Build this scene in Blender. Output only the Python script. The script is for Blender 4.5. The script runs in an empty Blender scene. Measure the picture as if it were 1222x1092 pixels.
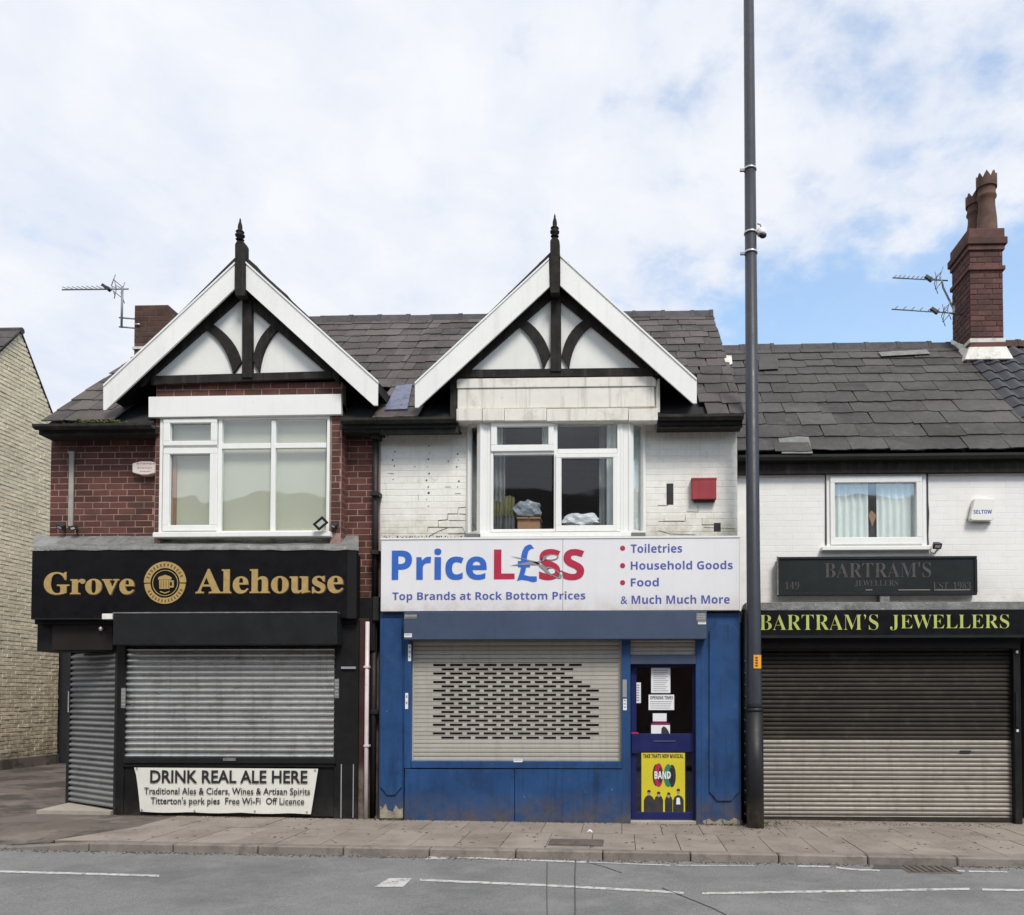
import bpy, bmesh, math, random
from mathutils import Vector, Matrix, Euler
random.seed(11)
sc = bpy.context.scene
rad = math.radians

# ------------------------------------------------------------------ camera, world, sun, exposure
FPX, PPX, PPY, IW, IH = 966.0, 711.0, 805.0, 1222.0, 1092.0
CAM = Vector((0, -10.5, 1.587))
cam = bpy.data.cameras.new('camera')
cam.sensor_width = 36; cam.lens = FPX / IW * 36
cam.shift_x = -(PPX - IW / 2) / IW
cam.shift_y = (PPY - IH / 2) / IW
cam.clip_start = .05; cam.clip_end = 3000
camo = bpy.data.objects.new('camera', cam); sc.collection.objects.link(camo)
camo.location = CAM; camo.rotation_euler = (rad(91.6), 0, rad(1.8))
sc.camera = camo
RCAM = Euler((rad(91.6), 0, rad(1.8))).to_matrix()

SUN_EL, SUN_AZ = 50, 154
world = bpy.data.worlds.new('World'); sc.world = world; world.use_nodes = True
nt = world.node_tree; nt.nodes.clear()
def N(t, typ, **kw):
    n = t.nodes.new(typ)
    for k, v in kw.items(): setattr(n, k, v)
    return n
sky = N(nt, 'ShaderNodeTexSky', sky_type='NISHITA', sun_disc=False)
sky.sun_elevation = rad(SUN_EL); sky.sun_rotation = rad(SUN_AZ); sky.air_density = 1.2; sky.dust_density = 1.0; sky.ozone_density = 1.5
tc = N(nt, 'ShaderNodeTexCoord'); sep = N(nt, 'ShaderNodeSeparateXYZ'); nt.links.new(tc.outputs['Generated'], sep.inputs[0])
def wm(op, a, b=None, clamp=False):
    n = N(nt, 'ShaderNodeMath', operation=op, use_clamp=clamp)
    for i, v in enumerate((a, b)):
        if v is None: continue
        if isinstance(v, (int, float)): n.inputs[i].default_value = v
        else: nt.links.new(v, n.inputs[i])
    return n.outputs[0]
zz = wm('ADD', wm('MAXIMUM', sep.outputs[2], 0.0), 0.22)
cmb = N(nt, 'ShaderNodeCombineXYZ')
nt.links.new(wm('DIVIDE', sep.outputs[0], zz), cmb.inputs[0]); nt.links.new(wm('DIVIDE', sep.outputs[1], zz), cmb.inputs[1])
def wnoise(scale, detail, rough, dist=0.0, w=0.0):
    n = N(nt, 'ShaderNodeTexNoise', noise_dimensions='4D'); nt.links.new(cmb.outputs[0], n.inputs['Vector'])
    n.inputs['Scale'].default_value = scale; n.inputs['Detail'].default_value = detail
    n.inputs['Roughness'].default_value = rough; n.inputs['Distortion'].default_value = dist; n.inputs['W'].default_value = w
    return n.outputs['Fac']
big = wnoise(1.1, 3, .5, .3, 3.1); mid = wnoise(5.5, 7, .58, .25, 1.7); fine = wnoise(15, 5, .55, .2, .4)
cov = wm('ADD', wm('ADD', wm('MULTIPLY', big, .75), wm('MULTIPLY', mid, .75)), wm('MULTIPLY', fine, .60))
cov = wm('SUBTRACT', cov, wm('MULTIPLY', sep.outputs[0], .16))
cov = wm('SUBTRACT', cov, wm('MULTIPLY', wm('MULTIPLY', wm('MAXIMUM', sep.outputs[0], 0.0), 19.0), wm('MAXIMUM', wm('SUBTRACT', 0.5, sep.outputs[2]), 0.0)))
mr = N(nt, 'ShaderNodeMapRange', clamp=True, interpolation_type='SMOOTHSTEP'); nt.links.new(cov, mr.inputs[0])
mr.inputs[1].default_value = .62; mr.inputs[2].default_value = 1.0; mr.inputs[3].default_value = 0.22; mr.inputs[4].default_value = .99
# cloud brightness variation
cr = N(nt, 'ShaderNodeMix', data_type='RGBA'); cr.inputs[6].default_value = (6.5, 6.95, 7.9, 1); cr.inputs[7].default_value = (7.8, 7.95, 8.3, 1)
mr2 = N(nt, 'ShaderNodeMapRange', clamp=True); nt.links.new(wm('ADD', wm('MULTIPLY', mid, .7), wm('MULTIPLY', big, .3)), mr2.inputs[0])
mr2.inputs[1].default_value = .38; mr2.inputs[2].default_value = .6
nt.links.new(mr2.outputs[0], cr.inputs[0])
skb = N(nt, 'ShaderNodeMix', data_type='RGBA', blend_type='MULTIPLY'); skb.inputs[0].default_value = 1
nt.links.new(sky.outputs[0], skb.inputs[6]); skb.inputs[7].default_value = (1.85, 2.1, 2.15, 1)
cm = N(nt, 'ShaderNodeMix', data_type='RGBA'); nt.links.new(mr.outputs[0], cm.inputs[0]); nt.links.new(skb.outputs[2], cm.inputs[6]); nt.links.new(cr.outputs[2], cm.inputs[7])
bg = N(nt, 'ShaderNodeBackground'); bg.inputs[1].default_value = .1; nt.links.new(cm.outputs[2], bg.inputs[0])
wo = N(nt, 'ShaderNodeOutputWorld'); nt.links.new(bg.outputs[0], wo.inputs[0])

sl = bpy.data.lights.new('sun', 'SUN'); sl.energy = 2.6; sl.angle = rad(17); sl.color = (1, .945, .87)
so = bpy.data.objects.new('sun', sl); sc.collection.objects.link(so)
az = rad(SUN_AZ); el = rad(SUN_EL)
sd = Vector((math.sin(az) * math.cos(el), math.cos(az) * math.cos(el), math.sin(el)))
so.rotation_euler = (-sd).to_track_quat('-Z', 'Y').to_euler(); so.location = (-6, -14, 20)
sc.view_settings.view_transform = 'Standard'; sc.view_settings.look = 'None'
sc.view_settings.exposure = 0.27; sc.view_settings.gamma = 1; sc.view_settings.use_curve_mapping = False
sc.cycles.max_bounces = 6; sc.cycles.transparent_max_bounces = 8

# ------------------------------------------------------------------ measuring helpers
def ray(px, py): return RCAM @ Vector(((px - PPX) / FPX, (PPY - py) / FPX, -1))
def at(px, py, Y):
    d = ray(px, py); q = CAM + d * ((Y - CAM.y) / d.y); return q
def atX(px, py, X):
    d = ray(px, py); return CAM + d * ((X - CAM.x) / d.x)
def PX(px, Y, py=700): return at(px, py, Y).x
def PZ(py, Y, px=600): return at(px, py, Y).z
def rb(x0, y0, x1, y1, Y):
    my, mx = (y0 + y1) / 2, (x0 + x1) / 2
    return at(x0, my, Y).x, at(x1, my, Y).x, at(mx, y1, Y).z, at(mx, y0, Y).z
def gz(x):
    x = max(-14, min(14, x)); return -.011 * (x + 2.8)

# ------------------------------------------------------------------ object helpers
WL = {}
def place(o, c, parent):
    sc.collection.objects.link(o)
    if parent is not None:
        o.parent = parent; o.location = Vector(c) - WL[parent.name]
    else: o.location = c
    WL[o.name] = Vector(c)
    return o
def tag(o, label=None, cat=None, group=None, kind=None):
    if label: o['label'] = label
    if cat: o['category'] = cat
    if group: o['group'] = group
    if kind: o['kind'] = kind
    return o
def thing(name, label, cat, loc, group=None):
    o = bpy.data.objects.new(name, None); o.empty_display_size = .2
    place(o, loc, None); return tag(o, label, cat, group)
def mesh(name, vs, fs, m, parent=None, smooth=False, bevel=0, bseg=1):
    vs = [Vector(v) for v in vs]
    lo = Vector((min(v.x for v in vs), min(v.y for v in vs), min(v.z for v in vs)))
    hi = Vector((max(v.x for v in vs), max(v.y for v in vs), max(v.z for v in vs)))
    c = (lo + hi) / 2; c.z = lo.z if parent is None else c.z
    me = bpy.data.meshes.new(name); me.from_pydata([v - c for v in vs], [], fs)
    bm = bmesh.new(); bm.from_mesh(me); bmesh.ops.recalc_face_normals(bm, faces=bm.faces)
    if bevel:
        bmesh.ops.bevel(bm, geom=[e for e in bm.edges if len(e.link_faces) == 2 and e.calc_face_angle(0) > .5], offset=bevel, segments=bseg, affect='EDGES')
    bm.to_mesh(me); bm.free()
    if smooth:
        for p in me.polygons: p.use_smooth = True
    if m is not None: me.materials.append(m)
    return place(bpy.data.objects.new(name, me), c, parent)
BF = [(0, 1, 2, 3), (7, 6, 5, 4), (0, 4, 5, 1), (1, 5, 6, 2), (2, 6, 7, 3), (3, 7, 4, 0)]
def bv(x0, x1, y0, y1, z0, z1):
    return [(x0, y0, z0), (x1, y0, z0), (x1, y1, z0), (x0, y1, z0), (x0, y0, z1), (x1, y0, z1), (x1, y1, z1), (x0, y1, z1)]
def box(name, x0, x1, y0, y1, z0, z1, m, parent=None, bevel=0):
    return mesh(name, bv(x0, x1, y0, y1, z0, z1), BF, m, parent, bevel=bevel)
def pbox(name, x0, y0, x1, y1, Y, dep, m, parent=None, bevel=0):
    a, b, c, d = rb(x0, y0, x1, y1, Y); return box(name, a, b, Y, Y + dep, c, d, m, parent, bevel)
def boxes(name, lst, m, parent=None, kind=None, bevel=0):
    vs, fs = [], []
    for b in lst:
        k = len(vs); vs += bv(*b); fs += [tuple(i + k for i in f) for f in BF]
    o = mesh(name, vs, fs, m, parent, bevel=bevel)
    if kind: o['kind'] = kind
    return o
def prism(name, pts, Y0, Y1, m, parent=None, bevel=0):
    n = len(pts); vs = [(p[0], Y0, p[1]) for p in pts] + [(p[0], Y1, p[1]) for p in pts]
    fs = [tuple(range(n)), tuple(range(2 * n - 1, n - 1, -1))] + [(i, i + n, (i + 1) % n + n, (i + 1) % n) for i in range(n)]
    return mesh(name, vs, fs, m, parent, bevel=bevel)
def pp(pts, Y): return [(at(x, y, Y).x, at(x, y, Y).z) for x, y in pts]
def pprism(name, pts, Y, dep, m, parent=None, bevel=0): return prism(name, pp(pts, Y), Y, Y + dep, m, parent, bevel)
def tube(name, path, r, m, parent=None, seg=8, cap=True):
    path = [Vector(p) for p in path]; rs = r if isinstance(r, (list, tuple)) else [r] * len(path)
    vs, fs = [], []
    for i, p in enumerate(path):
        d = (path[min(i + 1, len(path) - 1)] - path[max(i - 1, 0)]).normalized()
        up = Vector((0, 0, 1)) if abs(d.z) < .9 else Vector((1, 0, 0))
        a = d.cross(up).normalized(); b = d.cross(a)
        for k in range(seg):
            t = 2 * math.pi * k / seg; vs.append(p + (a * math.cos(t) + b * math.sin(t)) * rs[i])
    for i in range(len(path) - 1):
        for k in range(seg):
            fs.append((i * seg + k, i * seg + (k + 1) % seg, (i + 1) * seg + (k + 1) % seg, (i + 1) * seg + k))
    if cap: fs += [tuple(range(seg)), tuple(range(len(vs) - seg, len(vs)))]
    o = mesh(name, vs, fs, m, parent)
    for p in o.data.polygons: p.use_smooth = len(p.vertices) == 4
    return o
def lathe(name, cx, cy, prof, m, parent=None, seg=14):
    vs, fs = [], []
    for r, z in prof:
        for k in range(seg):
            t = 2 * math.pi * k / seg; vs.append((cx + r * math.cos(t), cy + r * math.sin(t), z))
    for i in range(len(prof) - 1):
        for k in range(seg):
            fs.append((i * seg + k, i * seg + (k + 1) % seg, (i + 1) * seg + (k + 1) % seg, (i + 1) * seg + k))
    fs += [tuple(range(seg)), tuple(range(len(vs) - seg, len(vs)))]
    o = mesh(name, vs, fs, m, parent)
    for p in o.data.polygons: p.use_smooth = len(p.vertices) == 4
    return o
def wbox(name, A, B, u0, u1, z0, z1, d0, d1, m, parent, bevel=0):
    """box standing on the vertical plane A->B (seen with A on the left); d is metres towards the street"""
    A, B = Vector(A), Vector(B); t = (B - A).normalized(); n = Vector((t.y, -t.x))
    vs = []
    for z in (z0, z1):
        for u, d in ((u0, d1), (u1, d1), (u1, d0), (u0, d0)):
            p = A + t * u + n * d; vs.append((p.x, p.y, z))
    return mesh(name, vs, BF, m, parent, bevel=bevel)
def share(name, me, c, parent, scale=(1, 1, 1), rot=None):
    o = bpy.data.objects.new(name, me); o.scale = scale
    if rot is not None: o.rotation_euler = rot
    return place(o, c, parent)

# ------------------------------------------------------------------ materials
def mat(name, col, rough=.75, var=0.0, hue=0.0, n=(4, .12), fine=None, dirt=(), streak=None, zdirt_shade=(), bump=None, metal=0.0, spec=.4, coat=0.0):
    """col base; var per-object value spread; n=(scale, amount) soft tone noise; dirt=[(colour, scale, lo, hi, amount)];
    streak=(colour, amount) vertical runs; zdirt=[(zstart, zfull, colour, amount)] dirt and painted shade by height; bump=[(scale, strength, distance)]"""
    m = bpy.data.materials.new(name); m.use_nodes = True; t = m.node_tree; t.nodes.clear(); L = t.links.new
    out = N(t, 'ShaderNodeOutputMaterial'); bs = N(t, 'ShaderNodeBsdfPrincipled'); L(bs.outputs[0], out.inputs[0])
    geo = N(t, 'ShaderNodeNewGeometry'); pos = geo.outputs['Position']
    def noise(scale, det=5, ro=.6, vec=None, dist=0):
        q = N(t, 'ShaderNodeTexNoise'); L(vec or pos, q.inputs['Vector']); q.inputs['Scale'].default_value = scale
        q.inputs['Detail'].default_value = det; q.inputs['Roughness'].default_value = ro; q.inputs['Distortion'].default_value = dist
        return q.outputs['Fac']
    def rng(v, a, b, c=0, d=1):
        q = N(t, 'ShaderNodeMapRange', clamp=True); L(v, q.inputs[0])
        for i, x in enumerate((a, b, c, d)): q.inputs[i + 1].default_value = x
        return q.outputs[0]
    def ma(op, a, b):
        q = N(t, 'ShaderNodeMath', operation=op)
        for i, v in enumerate((a, b)):
            if isinstance(v, (int, float)): q.inputs[i].default_value = v
            else: L(v, q.inputs[i])
        return q.outputs[0]
    def mix(f, a, b, typ='MIX'):
        q = N(t, 'ShaderNodeMix', data_type='RGBA', blend_type=typ)
        for i, v in ((0, f), (6, a), (7, b)):
            if isinstance(v, (int, float)): q.inputs[i].default_value = v
            elif isinstance(v, tuple): q.inputs[i].default_value = (*v[:3], 1)
            else: L(v, q.inputs[i])
        return q.outputs[2]
    c = mix(0.0, tuple(col), tuple(col))
    hs = N(t, 'ShaderNodeHueSaturation'); L(c, hs.inputs['Color'])
    val = rng(noise(n[0], 6, .65), .3, .7, 1 - n[1], 1 + n[1])
    if fine: val = ma('MULTIPLY', val, rng(noise(fine[0], 3, .7), .3, .7, 1 - fine[1], 1 + fine[1]))
    if var or hue:
        oi = N(t, 'ShaderNodeObjectInfo'); r = oi.outputs['Random']
        if var: val = ma('MULTIPLY', val, rng(r, 0, 1, 1 - var, 1 + var))
        if hue:
            r2 = ma('FRACT', ma('MULTIPLY', r, 37.7), 0); L(rng(r2, 0, 1, .5 - hue, .5 + hue), hs.inputs['Hue'])
    L(val, hs.inputs['Value']); c = hs.outputs[0]
    for dc, s, lo, hi, am in dirt: c = mix(ma('MULTIPLY', rng(noise(s, 8, .68, dist=.3), lo, hi), am), c, tuple(dc))
    mp = N(t, 'ShaderNodeMapping'); L(pos, mp.inputs[0]); mp.inputs['Scale'].default_value = (14, 14, .9)
    if streak: c = mix(ma('MULTIPLY', rng(noise(1, 5, .6, mp.outputs[0]), .52, .75), streak[1]), c, tuple(streak[0]))
    if zdirt_shade:
        sp = N(t, 'ShaderNodeSeparateXYZ'); L(pos, sp.inputs[0])
        for za, zb, dc, am in zdirt_shade:
            h = rng(sp.outputs[2], za, zb); h = ma('MULTIPLY', ma('MULTIPLY', h, am), rng(noise(6, 7, .7, mp.outputs[0] if za < zb else None), .32, .62))
            c = mix(h, c, tuple(dc))
    L(c, bs.inputs['Base Color']); bs.inputs['Metallic'].default_value = metal
    L(rng(noise(9, 4), .3, .7, max(.02, rough - .08), min(1, rough + .08)), bs.inputs['Roughness'])
    bs.inputs['Specular IOR Level'].default_value = spec
    if coat: bs.inputs['Coat Weight'].default_value = coat
    prev = None
    for s, st, d in (bump or []):
        b = N(t, 'ShaderNodeBump'); b.inputs['Strength'].default_value = st; b.inputs['Distance'].default_value = d
        L(noise(s, 4, .65), b.inputs['Height'])
        if prev: L(prev, b.inputs['Normal'])
        prev = b.outputs[0]
    if prev: L(prev, bs.inputs['Normal'])
    return m
def brickmat(name, c1, c2, mo):
    m = bpy.data.materials.new(name); m.use_nodes = True; t = m.node_tree; bs = t.nodes['Principled BSDF']; bs.inputs['Roughness'].default_value = .85
    g = N(t, 'ShaderNodeNewGeometry'); s = N(t, 'ShaderNodeSeparateXYZ'); t.links.new(g.outputs['Position'], s.inputs[0])
    a = N(t, 'ShaderNodeMath', operation='ADD'); t.links.new(s.outputs[0], a.inputs[0]); t.links.new(s.outputs[1], a.inputs[1])
    c = N(t, 'ShaderNodeCombineXYZ'); t.links.new(a.outputs[0], c.inputs[0]); t.links.new(s.outputs[2], c.inputs[1])
    b = N(t, 'ShaderNodeTexBrick'); t.links.new(c.outputs[0], b.inputs['Vector']); b.inputs['Scale'].default_value = 1
    b.inputs['Brick Width'].default_value = .238; b.inputs['Row Height'].default_value = .0855; b.inputs['Mortar Size'].default_value = .006
    b.inputs['Color1'].default_value = (*c1, 1); b.inputs['Color2'].default_value = (*c2, 1); b.inputs['Mortar'].default_value = (*mo, 1)
    t.links.new(b.outputs['Color'], bs.inputs['Base Color'])
    bp = N(t, 'ShaderNodeBump'); bp.inputs['Distance'].default_value = .006; bp.invert = True; t.links.new(b.outputs['Fac'], bp.inputs['Height']); t.links.new(bp.outputs[0], bs.inputs['Normal'])
    return m
def glassmat(name, tint, base, wav=.002):
    m = bpy.data.materials.new(name); m.use_nodes = True; t = m.node_tree; t.nodes.clear(); L = t.links.new
    out = N(t, 'ShaderNodeOutputMaterial'); mx = N(t, 'ShaderNodeMixShader'); tr = N(t, 'ShaderNodeBsdfTransparent'); gl = N(t, 'ShaderNodeBsdfGlossy')
    tr.inputs[0].default_value = (*tint, 1); gl.inputs['Roughness'].default_value = .03; gl.inputs[0].default_value = (.95, .97, 1, 1)
    fr = N(t, 'ShaderNodeFresnel'); fr.inputs[0].default_value = 1.5; ad = N(t, 'ShaderNodeMath', operation='ADD', use_clamp=True)
    L(fr.outputs[0], ad.inputs[0]); ad.inputs[1].default_value = base
    g = N(t, 'ShaderNodeNewGeometry'); iv = N(t, 'ShaderNodeMath', operation='SUBTRACT'); iv.inputs[0].default_value = 1; L(g.outputs['Backfacing'], iv.inputs[1])
    mu = N(t, 'ShaderNodeMath', operation='MULTIPLY'); L(ad.outputs[0], mu.inputs[0]); L(iv.outputs[0], mu.inputs[1]); L(mu.outputs[0], mx.inputs[0]); no = N(t, 'ShaderNodeTexNoise'); no.inputs['Scale'].default_value = 2.2; no.inputs['Detail'].default_value = 1
    L(g.outputs['Position'], no.inputs['Vector']); bp = N(t, 'ShaderNodeBump'); bp.inputs['Distance'].default_value = wav * 10; bp.inputs['Strength'].default_value = .5
    L(no.outputs['Fac'], bp.inputs['Height']); L(bp.outputs[0], gl.inputs['Normal'])
    L(tr.outputs[0], mx.inputs[1]); L(gl.outputs[0], mx.inputs[2]); L(mx.outputs[0], out.inputs[0])
    return m
DK = (.035, .032, .028)
MAT = dict(
 brick=mat('red_brick', (.100, .038, .029), .85, var=.34, hue=.008, n=(3, .28), fine=(60, .22), dirt=[(DK, 2.2, .5, .72, .65), ((.3, .22, .19), 9, .6, .8, .35)], bump=[(90, .5, .004)]),
 mortar=mat('mortar_pink', (.34, .22, .19), .9, n=(5, .3), dirt=[(DK, 2.2, .5, .72, .65)], bump=[(120, .5, .003)]),
 wbrick=mat('white_painted_brick', (.80, .79, .735), .7, var=.02, n=(2, .05), dirt=[((.52, .49, .42), 2.6, .52, .76, .38), ((.36, .34, .28), 6, .58, .76, .55), (DK, 16, .67, .75, .7)], zdirt_shade=[(4.25, 3.66, (.42, .38, .27), .85), (4.95, 5.16, (.25, .24, .2), .7)], streak=((.45, .42, .36), .25), bump=[(70, .5, .003), (18, .4, .004)]),
 wmortar=mat('white_painted_joint', (.73, .72, .67), .8, n=(5, .1), dirt=[((.3, .29, .25), 9, .64, .78, .6)], zdirt_shade=[(4.15, 3.66, (.30, .27, .2), .9)]),
 bbrick=mat('white_wall_brick', (.80, .785, .76), .75, var=.012, n=(1.5, .045), dirt=[((.5, .48, .44), 6, .62, .85, .35)], zdirt_shade=[(3.3, 2.85, (.48, .45, .40), .7)], streak=((.6, .57, .52), .14), bump=[(60, .4, .003)]),
 bjoint=mat('white_wall_joint', (.785, .77, .745), .8, n=(4, .08), dirt=[((.4, .38, .35), 7, .62, .8, .4)]),
 render=mat('cream_render', (.72, .695, .63), .7, n=(3, .07), streak=((.30, .25, .20), .6), dirt=[((.36, .30, .23), 3, .52, .75, .6), (DK, 20, .7, .78, .5)], bump=[(40, .3, .003)]),
 upvc=mat('white_upvc', (.80, .80, .77), .35, n=(2, .03), streak=((.55, .53, .47), .18), dirt=[((.5, .47, .4), 7, .62, .85, .3)], spec=.5),
 board=mat('white_fascia_board', (.78, .775, .745), .45, n=(1.2, .05), streak=((.52, .52, .48), .3), dirt=[((.5, .48, .42), 8, .62, .85, .3)]),
 panel=mat('gable_panel_white', (.74, .74, .70), .7, n=(1.5, .06), streak=((.5, .49, .45), .2), dirt=[((.4, .4, .36), 4, .6, .85, .4)]),
 timber=mat('black_timber', (.019, .016, .0145), .8, n=(8, .4), dirt=[((.20, .18, .16), 16, .64, .8, .6)], streak=((.10, .09, .08), .3), spec=.25, bump=[(60, .5, .004)]),
 soffit=mat('dark_soffit', (.018, .017, .016), .85, n=(5, .4), dirt=[((.12, .12, .1), 8, .6, .8, .5)]),
 mossy=mat('mossy_fascia', (.020, .019, .0165), .8, n=(6, .4), dirt=[((.05, .052, .026), 6, .5, .72, .8), ((.22, .22, .21), 14, .66, .78, .5)], bump=[(50, .5, .005)]),
 slate=mat('roof_slate', (.066, .053, .049), .7, var=.42, hue=.03, n=(1.2, .3), fine=(40, .2), dirt=[((.20, .19, .17), 9, .58, .78, .55), ((.11, .10, .095), 1.3, .48, .68, .5), ((.03, .028, .027), 3, .52, .7, .55)], streak=((.12, .115, .11), .3), bump=[(30, .5, .004), (120, .4, .002)]),
 slate2=mat('big_roof_slate', (.055, .049, .046), .7, var=.36, hue=.02, n=(1.1, .3), fine=(40, .2), dirt=[((.17, .165, .155), 8, .58, .8, .5), ((.10, .096, .09), 1.1, .5, .7, .5), ((.03, .03, .029), 2.2, .5, .7, .5)], streak=((.11, .108, .1), .3), bump=[(20, .5, .005), (120, .4, .002)]),
 slatepale=mat('pale_slate', (.17, .17, .165), .6, n=(8, .3), dirt=[((.3, .29, .27), 10, .55, .75, .6)]),
 deck=mat('roof_deck', (.02, .02, .021), .9),
 pantile=mat('dark_pantile', (.040, .039, .048), .5, var=.15, n=(4, .2), dirt=[((.2, .2, .2), 12, .64, .8, .5)], bump=[(80, .3, .002)]),
 ridge=mat('ridge_tile_dark', (.052, .048, .052), .7, var=.2, n=(6, .3), bump=[(50, .4, .004)]),
 lead=mat('lead_flashing', (.21, .21, .20), .55, n=(5, .3), dirt=[((.09, .09, .07), 6, .5, .7, .8), ((.5, .5, .49), 18, .58, .7, .5)], bump=[(9, .8, .02), (40, .5, .005)], metal=.2),
 lead2=mat('new_lead', (.17, .185, .27), .45, n=(6, .3), dirt=[((.04, .04, .045), 6, .48, .66, .9)], bump=[(12, .6, .015)], metal=.3),
 blackgloss=mat('black_sign_face', (.0045, .0045, .0055), .4, n=(2, .3), spec=.22),
 blackpaint=mat('black_paint', (.0085, .0085, .009), .55, n=(3, .35), dirt=[((.06, .06, .056), 9, .64, .82, .5)], zdirt_shade=[(.3, -.05, (.05, .045, .04), .7)], spec=.25),
 boxblack=mat('shutter_box_black', (.0125, .0135, .0145), .5, n=(3, .2), dirt=[((.05, .05, .05), 9, .64, .85, .4)], spec=.25),
 boxbrown=mat('shutter_box_brown', (.015, .0115, .0105), .6, n=(3, .2), spec=.25),
 gold=mat('gold_lettering', (.40, .28, .105), .45, n=(12, .15), spec=.5), goldedge=mat('gold_edge', (.13, .065, .03), .6),
 goldlight=mat('gold_highlight', (.68, .52, .25), .4),
 galv=mat('galvanised_slat', (.56, .57, .56), .34, var=.07, n=(2, .12), dirt=[((.24, .23, .21), 4, .50, .75, .6)], streak=((.28, .27, .25), .5), metal=.85, spec=.5, bump=[(30, .15, .002)]),
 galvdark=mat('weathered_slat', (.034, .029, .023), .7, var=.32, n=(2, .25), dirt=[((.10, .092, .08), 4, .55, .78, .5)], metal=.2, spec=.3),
 galvwarm=mat('warm_galvanised_slat', (.29, .27, .24), .55, var=.2, n=(2, .15), dirt=[((.13, .11, .09), 4, .5, .72, .6)], streak=((.16, .13, .10), .5), metal=.15, spec=.4),
 slatbeige=mat('beige_slat', (.435, .415, .37), .5, var=.05, n=(2, .08), dirt=[((.24, .21, .17), 4, .56, .8, .6)], streak=((.26, .23, .19), .35), metal=.1),
 blue=mat('blue_paint', (.014, .060, .175), .5, n=(2, .2), dirt=[((.009, .026, .075), 3, .5, .7, .6), ((.30, .31, .31), 14, .675, .73, .75), ((.10, .10, .095), 5, .62, .74, .45)], zdirt_shade=[(.38, -.05, (.11, .085, .055), .9)], streak=((.006, .018, .05), .7)),
 bluefresh=mat('blue_door_paint', (.011, .015, .095), .42, n=(2, .15), dirt=[((.25, .24, .28), 18, .71, .76, .6)]),
 slateblue=mat('slate_blue_box', (.050, .072, .125), .5, n=(2, .1), dirt=[((.12, .14, .17), 10, .64, .8, .4)], streak=((.04, .055, .09), .3)),
 chip=mat('flaked_paint', (.30, .27, .21), .9, n=(12, .3), dirt=[((.05, .06, .1), 10, .52, .6, .9)]),
 signwhite=mat('white_sign_face', (.745, .745, .765), .35, n=(1.5, .03), zdirt_shade=[(2.95, 2.68, (.52, .45, .40), .7)], streak=((.62, .59, .57), .22), spec=.45),
 sblue=mat('sign_blue', (.035, .13, .50), .4, n=(4, .08)), sblue2=mat('sign_text_blue', (.085, .11, .36), .45, n=(4, .08)), sred=mat('sign_red', (.42, .025, .06), .4, n=(4, .1)),
 silver=mat('scissor_silver', (.42, .42, .43), .35, metal=.6), dark=mat('dark_print', (.02, .02, .022), .6), paper=mat('paper_white', (.74, .75, .78), .7, n=(6, .05)),
 greytext=mat('grey_print', (.30, .30, .32), .8), yellow=mat('poster_yellow', (.62, .54, .03), .5, n=(3, .06)), posterman=mat('poster_dark_figures', (.03, .03, .028), .6, n=(10, .4)),
 skin=mat('poster_pale_figures', (.35, .27, .2), .6), pgreen=mat('poster_green', (.03, .2, .12), .5), plum=mat('plum_print', (.22, .02, .08), .5),
 lime=mat('lime_lettering', (.44, .50, .13), .6, n=(8, .12)), faded=mat('faded_lettering', (.062, .060, .054), .7, n=(20, .3)), slateface=mat('faded_sign_face', (.012, .016, .017), .5, n=(2, .3), spec=.25),
 banner=mat('banner_vinyl', (.72, .715, .66), .5, n=(2, .04), dirt=[((.5, .47, .4), 8, .6, .85, .4)], bump=[(5, .4, .02)]),
 pole=mat('lamp_post_paint', (.030, .034, .044), .45, n=(3, .15), dirt=[((.03, .03, .032), 4, .55, .75, .5), ((.2, .18, .16), 22, .69, .76, .5)], zdirt_shade=[(.4, -.05, (.16, .14, .12), .6)]),
 pole2=mat('lamp_post_base_paint', (.012, .0125, .014), .5, n=(3, .2), dirt=[((.2, .19, .17), 18, .66, .74, .6)], zdirt_shade=[(.35, -.05, (.2, .18, .15), .7)]),
 steel=mat('steel_band', (.6, .6, .6), .35, metal=.7), alum=mat('aerial_aluminium', (.22, .22, .235), .5, metal=.4), plastic=mat('dark_plastic', (.03, .03, .033), .5),
 whiteplastic=mat('white_plastic', (.76, .75, .70), .4, n=(3, .05), streak=((.5, .45, .38), .3)), sticker=mat('yellow_sticker', (.75, .36, .02), .5), pinkw=mat('pinkish_white_plastic', (.74, .66, .60), .4, n=(6, .05)),
 pinkink=mat('pink_ink', (.5, .16, .18), .6), redbox=mat('red_alarm_plastic', (.30, .035, .04), .45, n=(3, .15), streak=((.12, .03, .03), .4)), bluetext=mat('blue_ink', (.03, .09, .35), .5),
 pipegrey=mat('grey_trunking', (.32, .30, .27), .7, n=(5, .2)), pipewhite=mat('pinkish_white_pipe', (.60, .52, .52), .5, n=(5, .15), dirt=[((.08, .05, .05), 9, .64, .72, .8)]),
 pipeblack=mat('black_drainpipe', (.013, .013, .0125), .6, n=(5, .3), dirt=[((.2, .2, .18), 12, .66, .78, .5)]),
 maroon=mat('maroon_painted_brick', (.048, .015, .015), .6, n=(4, .3), dirt=[(DK, 3, .5, .7, .8)], zdirt_shade=[(.75, .5, (.20, .18, .14), .9)]),
 terra=mat('chimney_pot_clay', (.105, .058, .042), .85, n=(6, .3), streak=((.06, .05, .04), .6), bump=[(40, .3, .003)]),
 chbrick=mat('chimney_brick', (.098, .042, .036), .85, var=.3, hue=.006, n=(3, .2), fine=(50, .15), dirt=[((.035, .024, .022), 2.5, .45, .7, .75), ((.2, .16, .14), 11, .62, .78, .4)], bump=[(60, .5, .005)]),
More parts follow.
